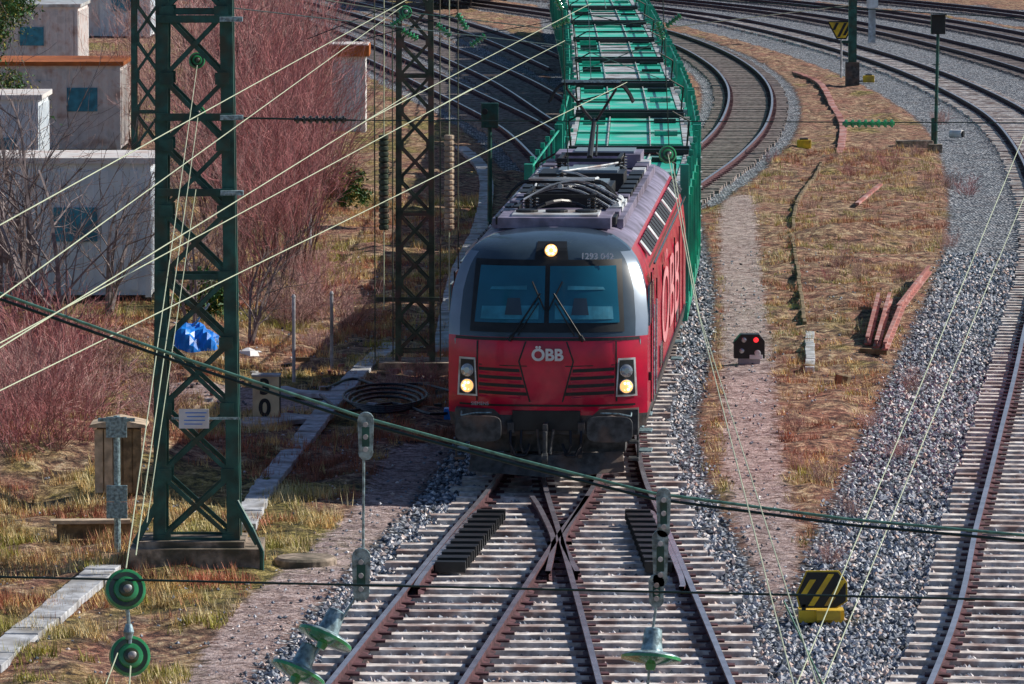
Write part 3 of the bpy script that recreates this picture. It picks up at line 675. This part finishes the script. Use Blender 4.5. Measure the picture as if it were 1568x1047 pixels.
# ---------------------------------------------------------------- lattice masts
def lattice(px,py,w0,w1,H,leg,dep,k,bz,pan):
    q=G(px,py);mb=MB();wz=lambda z:w0+(w1-w0)*z/H
    for s in(-1,1):
        for d in(-1,1):
            a=(q.x+s*w0/2,q.y+d*dep/2,0);b_=(q.x+s*w1/2,q.y+d*dep/2*w1/w0,H)
            mb.beam(a,b_,leg,.03,k,up=(0,1,0));mb.beam((a[0]+s*leg/2,a[1]-d*leg/2,0),(b_[0]+s*leg/2,b_[1]-d*leg/2,H),.03,leg,k,up=(0,1,0))
    z=.35;i=0
    while z<H-.5:
        z2=z+pan
        for d in(-1,1):
            y_=q.y+d*dep/2*(1-.15*z/H)
            for t in((-1,1),(1,-1)):
                mb.beam((q.x+t[0]*wz(z)/2,y_+t[0]*.012,z),(q.x+t[1]*wz(z2)/2,y_+t[0]*.012,z2),bz,.02,k,up=(0,1,0))
        for s in(-1,1):
            mb.beam((q.x+s*wz(z)/2,q.y-dep/2,z),(q.x+s*wz(z2)/2,q.y+dep/2,z2),.02,bz,k,up=(0,1,0))
            for d in(-1,1): mb.box((q.x+s*(wz(z)/2-leg*.35),q.y+d*(dep/2)-.02,z),(leg*1.2,.014,.16),k)
        if i%4==0:
            for d in(-1,1):mb.box((q.x,q.y+d*(dep/2-.02),z),(wz(z),.02,bz*1.2),k)
        z=z2;i+=1
    return mb,q
mb,q=lattice(303,862,.98,.72,13,.155,.62,'mast',.058,.88)
mb.box((q.x,q.y,.02),(1.75,1.3,.5),'concd');mb.box((q.x-.05,q.y-.02,.30),(1.4,1.0,.1),'concd')
for s in(-1,1):
    mb.beam((q.x+s*.52,q.y-.3,.85),(q.x+s*.82,q.y-.3,.3),.05,.09,'mast')
mb.path([(q.x+.55,q.y-.5,.9),(q.x+.75,q.y-.62,.55),(q.x+.89,q.y-.68,.25),(q.x+.89,q.y-.68,-.1)],.03,'mast')
for z in(5.0,6.0,7.3):
    mb.box((q.x,q.y-.34,z),(1.0,.04,.10),'mast');mb.box((q.x+.5,q.y-.4,z),(.3,.16,.06),'steel')
mb.obj("lattice_mast")
nm=MB();p0=P(297,641,q.y-.45);nm.box(p0,(.40,.02,.26),'white');nm.beam(p0+Vector((-.3,.05,0)),p0+Vector((.6,.05,0)),.03,.03,'steel')
for i in range(4): nm.box(p0+Vector((random.uniform(-.03,.03),-.013,.08-.05*i)),(.28-.04*(i%2),.004,.012),'blue')
nm.obj("mast_number_plate")
mb,q=lattice(636,566,.60,.50,14,.085,.5,'mast2',.045,.62)
mb.box((q.x,q.y,0.0),(1.3,1.1,.35),'concd')
for z in(1.3,):mb.beam((q.x-.7,q.y-.3,z),(q.x+.5,q.y-.3,z),.04,.08,'mast2')
mb.obj("lattice_mast")
mb,q=lattice(228,420,.6,.5,14,.10,.45,'mast',.05,.8);mb.obj("lattice_mast")
mb,q=lattice(845,-30,.6,.5,12,.12,.45,'mast',.06,.8);mb.obj("lattice_mast")
for px,k1 in((588,'mast2'),(688,'woodl')):
    mb=MB();a=P(px,500,101);t=P(px,-60,101);mb.tube((a.x,a.y,1.2),t,.010,.010,'wire',6)
    zt=P(px,207,101).z;zb=P(px,352,101).z;z=zb
    while z<zt: mb.lathe([(0,.07),(.03,.09),(.085,.09),(.095,.07)],(a.x,a.y,z),(0,0,1),k1,14);z+=.10
    for s_ in(-.16,.16):mb.tube((a.x+s_,a.y,.3),(a.x+s_,a.y,7.5),.012,.012,'mast2',6)
    mb.obj("tension_weight_stack")
# ---------------------------------------------------------------- wires
def wire(a,b_,r,k,name="overhead_wire",sag=0,ext=0):
    a=Vector(a);b_=Vector(b_);d=b_-a;a=a-d*ext;b_=b_+d*ext;pts=[]
    for i in range(15):
        t=i/14;p_=a.lerp(b_,t);p_.z-=sag*4*t*(1-t);pts.append(p_)
    mb=MB();mb.path(pts,r,k,6);return mb.obj(name,smooth=True)
for a,b_,z in(((0,455),(560,50),7.2),((60,495),(560,185),7),((0,525),(640,180),6.7),((0,598),(860,175),6.3),((560,185),(905,5),7.0),((640,180),(865,62),6.7),((80,300),(640,-10),7.6)):
    wire(G(*a,z),G(*b_,z),.0045,'wire',ext=.25 if a[0]<100 else 0)
c1=[P(-60,428,40),P(280,548,40),P(560,640,40),P(800,705,40),P(1000,755,40),P(1300,795,40),P(1640,826,40)]
for dz,k in((0,'cable2'),(-.04,'cable')):
    mb=MB();cc=[v+Vector((0,0,dz)) for v in c1];mb.path(cc,.011,k,8);mb.obj("cross_span_cable",smooth=True)
wire(P(-50,882,36),P(1620,920,36),.008,'cable',ext=.1)
wire(P(350,180,76),P(545,184,76),.014,'cable');wire(P(545,184,76),P(1620,188,76),.008,'cable');wire(P(340,10,76),P(860,70,90),.008,'cable');wire(P(1090,0,80),P(1600,30,80),.008,'cable')
wire(G(1218,1060,6.0),G(1063,455,6.0),.0038,'wire',ext=.02);wire(G(1255,1060,5.8),G(1070,480,5.8),.0038,'wire',ext=.02)
wire(G(1063,455,6.0),P(1023,236,76),.005,'wire');wire(G(1070,480,5.8),P(1030,250,76),.005,'wire')
wire(P(1215,1060,38),P(1600,130,70),.0045,'wire');wire(P(1255,1060,38),P(1600,225,70),.0045,'wire');wire(P(1200,920,38),P(1270,1070,38),.006,'cable2')
wire(P(193,870,36),P(302,100,74),.0045,'wire');wire(P(208,850,37),P(303,180,74),.0045,'wire');wire(P(225,800,60),P(300,290,75),.005,'wire')
wire(P(180,1000,35.5),P(150,1080,34),.004,'wire');wire(P(200,1020,35.5),P(196,1080,34),.005,'wire')
wire(P(1010,0,110),P(560,-30,110),.01,'cable')
for a,b_ in (((560,60),(700,20)),((600,10),(740,60)),((620,18),(850,45)),((500,0),(620,20)),((850,45),(1020,30)),((690,60),(860,30)),((860,75),(1030,70)),((860,12),(1040,55)),((1000,45),(1300,8)),((620,0),(470,60)),((860,0),(870,260)),((1015,0),(1025,240)),((850,60),(1010,120)),((1020,60),(870,115))):
    wire(P(*a,92),P(*b_,92),.008,random.choice(['cable','wire','cable2']))
for a in((598,40),(640,60),(690,55),(715,45),(845,40),(1020,40),(1015,60),(720,70),(860,15)):
    mb=MB();t=P(*a,92);insul(mb,t,(random.uniform(-1,1),0,random.uniform(.2,.8)),.30,.06,'ins',5);mb.obj("string_insulator",smooth=True)
wire((1.35,97.3,5.50),(3.2,250,5.5),.006,'cable');wire((1.6,97,6.7),(3.3,250,6.8),.007,'cable2')
def disc_ins(px,py,Z,r,name="disc_insulator",ax=(0.25,-1,.25)):
    mb=MB();c=P(px,py,Z)
    mb.lathe([(-.75*r,.3*r),(-.7*r,.85*r),(-.55*r,.97*r),(-.5*r,.8*r)],c,ax,'ins',28)
    mb.lathe([(-.5*r,.75*r),(-.2*r,1.0*r),(-.05*r,.99*r),(0,.86*r)],c,ax,'ins',28)
    mb.lathe([(-.03*r,.86*r),(.02*r,.84*r),(.0,.62*r),(.06*r,.60*r)],c,ax,'insd',28)
    mb.lathe([(.02*r,.62*r),(.12*r,.58*r),(.16*r,.40*r)],c,ax,'ins',28)
    mb.lathe([(.14*r,.40*r),(.3*r,.36*r),(.34*r,.2*r)],c,ax,'insd',20)
    mb.lathe([(.3*r,.2*r),(.75*r,.16*r),(.8*r,.08*r)],c,ax,'galv',12)
    return mb.obj(name,smooth=True)
disc_ins(193,902,36,.132);disc_ins(200,1004,36,.132)
mb=MB();mb.tube(P(195,925,36),P(199,985,36),.012,.012,'steel');mb.lathe([(0,.02),(.05,.035),(.1,.02)],P(197,955,36),(0,0,-1),'steel');mb.obj("insulator_link")
for a in((302,92,76,.11),(303,173,76,.11),(621,18,92,.11),(1023,236,76,.12)): disc_ins(*a)
def hang(pts,plates,discs,Z,name):
    mb=MB();mb.path([P(x,y_,Z) for x,y_ in pts],.009,'steel',8)
    for x,y_,h,w_ in plates:
        c=P(x,y_,Z)
        for sx_ in(-1,1): mb.box(c+Vector((sx_*w_*.36,0,0)),(w_*.30,.03,h),'steel',Matrix.Rotation(sx_*.04,3,'Y'))
        mb.box(c+Vector((0,-.02,0)),(w_*.5,.02,h*.6),'mast')
        for dz in(-.38,0,.38): mb.lathe([(0,.018),(.02,.018)],c+Vector((0,-.03,dz*h)),(0,-1,0),'galv',8)
        mb.lathe([(-.02,w_*.55),(.02,w_*.55)],c+Vector((0,0,h*.5)),(0,-1,0),'steel',14);mb.lathe([(-.02,w_*.5),(.02,w_*.5)],c-Vector((0,0,h*.5)),(0,-1,0),'steel',14)
    for x,y_,r_,ax in discs:
        c=P(x,y_,Z);mb.lathe([(-.15,.04),(-.14,.06),(-.03,.068),(.02,.08)],c,ax,'steel',24)
        mb.lathe([(.01,.07),(.025,r_*.75),(.045,r_),(.055,r_*1.02)],c,ax,'steel',28)
        mb.lathe([(.052,r_*1.03),(.072,r_*1.02),(.085,r_*.7),(.10,.04),(.14,.03)],c,ax,'ins',28)
    mb.obj(name,smooth=True)
hang([(565,635),(557,700),(556,850),(550,905),(525,945),(440,1060)],[(560,668,.22,.10),(553,880,.24,.115)],[(503,965,.19,(-.42,-.35,-.9)),(462,1018,.19,(-.42,-.35,-.9))],38,"strain_insulator_string")
hang([(1017,750),(1012,850),(1008,905),(1000,960),(990,1070)],[(1016,785,.24,.09),(1011,855,.28,.10),(1005,905,.12,.10)],[(998,995,.20,(-.08,-.3,-1))],38,"strain_insulator_string")
for px in(490,1330):
    mb=MB();c=P(px,183+ (6 if px>1000 else 0),76)
    insul(mb,c-Vector((.35,0,0)),(1,0,0),.7,.055,'insb' if px==490 else 'ins',8);mb.obj("strain_insulator",smooth=True)
# ---------------------------------------------------------------- lineside objects (left)
def slabs(line,w,k,name,h=.1,L=.5,z=0.02):
    mb=MB();c=resample(catmull(line,.3),L)
    for a,b_ in zip(c[:-1],c[1:]):
        d=(b_-a);d/=np.linalg.norm(d);sd_=random.uniform(-.015,.015);mb.beam((a[0]+sd_,a[1],z+random.uniform(-.012,.012)),(b_[0]-d[0]*.02+sd_,b_[1]-d[1]*.02,z+random.uniform(-.012,.012)),w,h,k)
    mb.obj(name,bevel=.01)
slabs(gp([(-60,1060),(0,1008),(80,945),(165,872)]),.42,'conc',"cable_trough",z=.05)
slabs(gp([(372,812),(410,745),(455,690),(500,632),(560,565),(605,530)]),.34,'conc',"cable_trough",z=.05)
slabs(gp([(678,540),(700,430),(735,350),(745,290),(735,255),(705,228)]),.36,'conc',"cable_trough",z=.05)
slabs(gp([(365,655),(430,650),(490,640)]),.9,'conc',"concrete_slab",.08,1.6,.06)
slabs(gp([(420,600),(470,612),(520,610)]),.5,'conc',"concrete_slab",.08,1.,.06)
q=G(408,645);mb=MB();mb.box((q.x,q.y,.38),(.44,.34,.76),'cream');mb.box((q.x+.228,q.y,.38),(.01,.34,.76),'black');mb.box((q.x,q.y,.775),(.48,.38,.03),'conc');o=mb.obj("kilometre_marker")
text("3",.36,'black',o,(q.x-.02,q.y-.175,.58),(math.pi/2,0,0),"digit",bold=.012);text("0",.40,'black',o,(q.x-.02,q.y-.175,.23),(math.pi/2,0,0),"digit",bold=.012)
q=G(183,765);mb=MB();mb.box((q.x,q.y,.60),(.62,.5,.95),'wood')
for x in np.arange(-.28,.3,.14): mb.box((q.x+x,q.y-.255,.60),(.12,.02,.93),'woodl' if x<-.1 else 'wood')
mb.prism([(q.x-.42,q.y-.36,1.1),(q.x+.42,q.y-.36,1.1),(q.x+.40,q.y-.36,1.14),(q.x,q.y-.36,1.22),(q.x-.40,q.y-.36,1.14)],(0,.75,0),'woodl')
mb.box((q.x-.2,q.y,.06),(.1,.1,.3),'wood');mb.box((q.x+.2,q.y,.06),(.1,.1,.3),'wood');mb.obj("wooden_cabinet")
q=G(180,850);mb=MB();mb.tube((q.x,q.y,0),(q.x,q.y,1.9),.045,.045,'steel',10)
for z in(.85,.62,1.75): mb.box((q.x,q.y-.06,z),(.28,.04,.22 if z<1.5 else .28),'steel')
mb.box((q.x,q.y-.05,1.85),(.5,.03,.05),'steel');mb.obj("signal_post_bracket",bevel=.005)
q=G(145,825);mb=MB();mb.box((q.x,q.y,.12),(1.05,.14,.22),'wood',Matrix.Rotation(.08,3,'Z'));mb.box((q.x-.05,q.y-.1,.26),(1.1,.22,.05),'woodl',Matrix.Rotation(.08,3,'Z'));mb.obj("timber_bench")
q=G(468,862);mb=MB();mb.lathe([(-.1,.42),(.06,.42),(.09,.38),(.09,.1)],q,(0,0,1),'concd',24);mb.obj("concrete_manhole_cover")
q=G(300,552);n=14
mb=MB();pts=[]
for i in range(n+1):
    for j in range(n+1):
        u,v=i/n*2-1,j/n*2-1;r_=max(abs(u),abs(v));h=.60*(1-r_**3)*(1-.25*u)+.05*math.sin(u*9+v*4)+.04*math.sin(v*13+u*7);pts.append((q.x+u*.55,q.y+v*.8,max(0,h)+.05))
mb.add(pts,[(i*(n+1)+j,(i+1)*(n+1)+j,(i+1)*(n+1)+j+1,i*(n+1)+j+1) for i in range(n) for j in range(n)],'blue');mb.tube((q.x-.2,q.y,.4),(q.x+.25,q.y,1.05),.02,.02,'steel');mb.obj("blue_tarpaulin_heap")
for px,py,sc in((380,556,1.3),(366,552,1),(394,553,.9),(262,566,1),(340,560,.8)):
    q=G(px,py);mb=MB();mb.lathe([(-.02,.12*sc),(.08*sc,.19*sc),(.17*sc,.14*sc),(.22*sc,.03)],q,(random.uniform(-.3,.3),.1,1),'white',7);mb.obj("white_sack")
mb=MB()
for i in range(60):
    q=G(random.uniform(270,700),random.uniform(520,640));mb.box((q.x,q.y,.08),(random.uniform(.04,.3),random.uniform(.04,.14),random.uniform(.03,.1)),random.choice(['wood','conc','rustb','black','woodl','concd']),Matrix.Rotation(random.uniform(0,3),3,'Z'))
mb.obj("scattered_debris")
for px,y0,y1 in((450,585,455),(508,565,450),(475,420,330)):
    q=G(px,y0);mb=MB();z=P(px,y1,q.y).z;mb.tube((q.x,q.y,0),(q.x,q.y,z),.03,.03,'conc',8);mb.tube((q.x,q.y,z),(q.x,q.y,z+.05),.04,.02,'conc',8);mb.obj("fence_post")
mb=MB()
for k_ in range(4):
    c=G(590,630-k_*3);mb.path([(c.x+math.cos(t)*(.5+.07*k_),c.y+math.sin(t)*(1.3+.2*k_),.12+.02*k_) for t in np.linspace(0,6.28,30)],.024,'hose')
mb.path([Vector((*g_,.12)) for g_ in catmull(gp([(500,605),(540,590),(580,600),(640,598),(700,612)]),.3)],.026,'hose');mb.path([Vector((*g_,.12)) for g_ in catmull(gp([(490,615),(530,640),(600,628),(660,645),(700,640)]),.3)],.026,'hose');mb.obj("coiled_hose")
q=G(690,642);mb=MB();mb.box((q.x,q.y,.1),(.22,.3,.18),'blue');mb.tube((q.x,q.y,.2),(q.x,q.y,.3),.03,.03,'steel');mb.obj("junction_box",bevel=.01)
def container(px_r,py,wd,dp,h,name,k='panel',roof='roofl'):
    q=G(px_r,py);mb=MB();x1=q.x;x0=x1-wd;mb.box(((x0+x1)/2,q.y+dp/2,h/2+.1),(wd,dp,h),k)
    for x in np.arange(x0+.15,x1,.3): mb.box((x,q.y-.02,h/2+.1),(.14,.04,h-.3),k)
    for y_ in np.arange(q.y+.2,q.y+dp,.3): mb.box((x1+.015,y_,h/2+.1),(.03,.14,h-.3),k)
    mb.box(((x0+x1)/2,q.y+dp/2,h+.16),(wd+.2,dp+.2,.12),roof);mb.box(((x0+x1)/2,q.y+dp/2,.06),(wd,dp,.16),'black')
    mb.box((x0+wd*.45,q.y-.05,1.15),(.9,.03,2.0),'roofl');mb.box((x0+wd*.75,q.y-.05,1.6),(.9,.03,.7),'inner')
    for x in(x0+.06,x1-.06): mb.box((x,q.y-.04,h/2+.1),(.12,.06,h),k)
    mb.obj(name)
container(232,462,6.2,2.6,2.75,"site_container");container(185,235,4.5,4,2.5,"white_hut",'roofl','brownroof');container(60,330,4,3,2.8,"site_container",'panel')
container(120,120,7,5,2.6,"flat_roof_shed",'roofl','galv');container(230,60,5,5,3,"flat_roof_shed",'panel','roofl');container(60,40,8,6,4,"flat_roof_shed",'wood','roofl')
q=G(534,203);mb=MB();mb.box((q.x,q.y+.9,1.25),(1.05,1.8,2.5),'white');mb.box((q.x,q.y+.9,2.58),(1.3,2.1,.35),'brownroof');mb.box((q.x,q.y+.9,2.77),(1.24,2.04,.04),'roofl');mb.box((q.x+.1,q.y-.01,1.0),(.6,.03,1.9),'panel');mb.obj("trackside_kiosk")
q=G(750,345);mb=MB();z=P(750,195,q.y).z;mb.tube((q.x,q.y,0),(q.x,q.y,z+.6),.06,.05,'mast',10);mb.box((q.x,q.y-.05,z+.3),(.42,.2,.6),'mast');mb.tube((q.x-.12,q.y-.2,z+.4),(q.x-.12,q.y-.3,z+.4),.07,.08,'black');mb.obj("light_signal",bevel=.01)
# ---------------------------------------------------------------- lineside objects (right)
q=G(1432,232);mb=MB();z=P(1436,52,q.y).z;zt=P(1436,22,q.y).z;mb.tube((q.x,q.y,0),(q.x+.06,q.y,z),.055,.045,'mast',10);mb.box((q.x+.06,q.y,(z+zt)/2),(.42,.25,zt-z),'black');mb.box((q.x+.06,q.y-.2,zt+.0),(.46,.35,.03),'black');mb.box((q.x,q.y,.1),(.4,.4,.25),'concd')
for zz in np.arange(.6,z-.2,.4): mb.beam((q.x-.12,q.y-.06,zz),(q.x+.14,q.y-.06,zz),.02,.02,'mast')
mb.obj("light_signal",bevel=.01)
q=G(1305,130);mb=MB();mb.box((q.x,q.y,5),(.3,.3,10),'mast');mb.box((q.x,q.y,.4),(.5,.5,.9),'under');mb.beam((q.x,q.y,1.6),(q.x-.4,q.y,1.6),.06,.1,'mast');mb.obj("steel_mast")
q=G(1335,65);mb=MB();mb.box((q.x,q.y,3.4),(.3,.3,6.8),'conc');mb.box((q.x,q.y-.2,P(1330,3,q.y).z),(.5,.05,.5),'white');mb.obj("concrete_mast")
q=G(1288,120);mb=MB();zc=P(1286,45,q.y).z;mb.tube((q.x,q.y,0),(q.x,q.y,zc),.04,.04,'conc',8)
def tri(s_,y_,k): mb.prism([(q.x-.48*s_,y_,zc+.28*s_),(q.x+.48*s_,y_,zc+.28*s_),(q.x+.16*s_,y_,zc-.32*s_),(q.x-.16*s_,y_,zc-.32*s_)],(0,.015,0),k)
tri(1.15,q.y-.05,'black');tri(.98,q.y-.07,'yellow')
for x,z0_,z1_ in((-.30,-.02,.26),(-.12,-.28,.26),(.10,-.22,.26)):
    sl=(z1_-z0_)*.5;xx=q.x+x;mb.prism([(xx-.05,q.y-.085,zc+z0_),(xx+.06,q.y-.085,zc+z0_),(xx+.06+sl,q.y-.085,zc+z1_),(xx-.05+sl,q.y-.085,zc+z1_)],(0,.012,0),'black')
mb.obj("striped_warning_sign")
q=G(1147,556);mb=MB();c=Vector((q.x,q.y,.32))
mb.prism([(c.x-.28,c.y-.14,.1),(c.x+.28,c.y-.14,.1),(c.x+.28,c.y-.14,.42),(c.x+.18,c.y-.14,.54),(c.x-.16,c.y-.14,.54),(c.x-.28,c.y-.14,.40)],(0,.3,0),'black')
for x,z,k,r_ in((-.1,.44,'lens',.03),(.12,.44,'redl',.03),(-.14,.24,'lens',.03),(.15,.2,'white',.04)): mb.lathe([(0,r_*1.3),(.05,r_*1.3),(.05,r_),(.055,r_*.6)],(c.x+x,c.y-.14,z),(0,-1,0),k,12)
mb.box((c.x,c.y,.04),(.4,.25,.12),'conc');mb.box((c.x+.12,c.y-.16,.13),(.24,.02,.08),'white');mb.obj("dwarf_signal",bevel=.008)
q=G(1258,952);mb=MB();c=Vector((q.x,q.y,.40));pl=[(-.30,-.06),(-.18,.22),(.20,.22),(.30,.08),(.30,-.14),(.18,-.22),(-.26,-.22)]
mb.prism([(c.x+x,c.y,c.z+z) for x,z in pl],(0,.02,0),'black');mb.prism([(c.x+x*1.07,c.y+.03,c.z+z*1.07) for x,z in pl],(0,.03,0),'yellow')
for a,z0_,z1_ in((-.27,-.07,.13),(-.17,-.20,.20),(.03,-.20,.12)):
    sl=(z1_-z0_)*.62;xx=c.x+a;mb.prism([(xx,c.y-.008,c.z+z0_),(xx+.075,c.y-.008,c.z+z0_),(xx+.075+sl,c.y-.008,c.z+z1_),(xx+sl,c.y-.008,c.z+z1_)],(0,.006,0),'yellow')
mb.box((c.x,c.y+.14,.07),(.56,.35,.15),'yellow');mb.box((c.x+.08,c.y-.1,.10),(.3,.12,.12),'yellow');mb.box((c.x-.22,c.y+.05,.12),(.05,.1,.2),'black');mb.tube((c.x-.35,c.y+.2,.1),(c.x-.15,c.y+.2,.1),.04,.04,'conc');mb.obj("striped_track_marker",bevel=.006)
for px,py in((1231,227),(1330,126)):
    q=G(px,py);mb=MB();mb.box((q.x,q.y,.13),(.42,.3,.26),'yellow');mb.box((q.x,q.y,.28),(.25,.22,.06),'black');mb.box((q.x-.3,q.y,.05),(.3,.1,.05),'black');mb.obj("yellow_track_magnet",bevel=.02)
mb=MB()
for a,b_,z in(((1328,535),(1345,468),.1),((1342,540),(1362,468),.1),((1355,545),(1380,485),.12),((1375,490),(1422,430),.16)):
    A=G(*a);B=G(*b_);mb.beam((A.x,A.y,z),(B.x,B.y,z+.03),.13,.04,'rustb');mb.beam((A.x,A.y,z+.07),(B.x,B.y,z+.10),.02,.12,'rustb');mb.beam((A.x,A.y,z+.13),(B.x,B.y,z+.16),.07,.03,'rustb')
A=G(1318,541);B=G(1360,543);mb.beam((A.x,A.y,.05),(B.x,B.y,.05),.12,.1,'wood');mb.obj("rusty_steel_beams")
mb=MB();A=G(1312,318);B=G(1348,300);mb.beam((A.x,A.y,.1),(B.x,B.y,.3),.11,.06,'rustb');mb.obj("rusty_offcut")
for ln,w_,k,nm_ in(([(1240,570),(1240,510)],.17,'conc',"concrete_trough_cover"),([(1286,240),(1290,195),(1275,165),(1255,130),(1215,112)],.22,'rustb',"old_cable_trough"),([(1232,500),(1222,420),(1214,365),(1222,310),(1250,270),(1262,240)],.08,'wood',"old_cable_trough")):
    slabs(gp(ln),w_,k,nm_,.1,.8,.05)
for px,py in((1290,583),(1240,568)):
    q=G(px,py);mb=MB();mb.lathe([(-.05,.14),(.1,.15),(.12,.1)],q,(.2,0,1),'wood',9);mb.obj("wooden_stump")
q=G(1400,226);mb=MB();mb.box((q.x,q.y,.1),(1.1,.5,.25),'concd');mb.tube((q.x+.6,q.y,.2),(q.x+.6,q.y,.9),.1,.1,'mast');mb.obj("cable_cabinet",bevel=.02)
q=G(1463,212);mb=MB();mb.tube((q.x-.15,q.y,.15),(q.x+.2,q.y-.2,.15),.13,.13,'white',12);mb.tube((q.x+.19,q.y-.2,.15),(q.x+.24,q.y-.22,.15),.1,.1,'black',12);mb.obj("pipe_offcut")
for px,py in((700,8),(760,-5)):
    q=G(px,py);mb=MB();mb.box((q.x,q.y,2.0),(3.0,12,2.8),'dgrey');mb.box((q.x,q.y,3.5),(2.6,12,.3),'roof');mb.box((q.x,q.y-6.02,2.6),(2.0,.05,.8),'glass')
    for s_ in(-1,1): mb.lathe([(-.05,.45),(.05,.45)],(q.x+s_*.75,q.y-4,.5),(1,0,0),'under',16)
    mb.obj("parked_freight_wagon",bevel=.03)
# ---------------------------------------------------------------- light
az=math.atan2(1.0,.30);el=math.radians(34)
sd=Vector((math.sin(az)*math.cos(el),math.cos(az)*math.cos(el),math.sin(el)))
sun=bpy.data.lights.new("sun",'SUN');sun.energy=5;sun.angle=math.radians(.5);sun.color=(1,.93,.82);so=bpy.data.objects.new("sun",sun);scene.collection.objects.link(so);so.rotation_euler=sd.to_track_quat('Z','Y').to_euler();so.location=(30,60,40)
w_=bpy.data.worlds.new("World");scene.world=w_;w_.use_nodes=True;n=w_.node_tree;sky=n.nodes.new("ShaderNodeTexSky");sky.sky_type='NISHITA';sky.sun_disc=False;sky.sun_elevation=el;sky.sun_rotation=az;sky.ozone_density=5
n.links.new(sky.outputs[0],n.nodes["Background"].inputs[0]);n.nodes["Background"].inputs[1].default_value=.072
scene.view_settings.view_transform='Standard';scene.view_settings.look='None';scene.view_settings.exposure=0
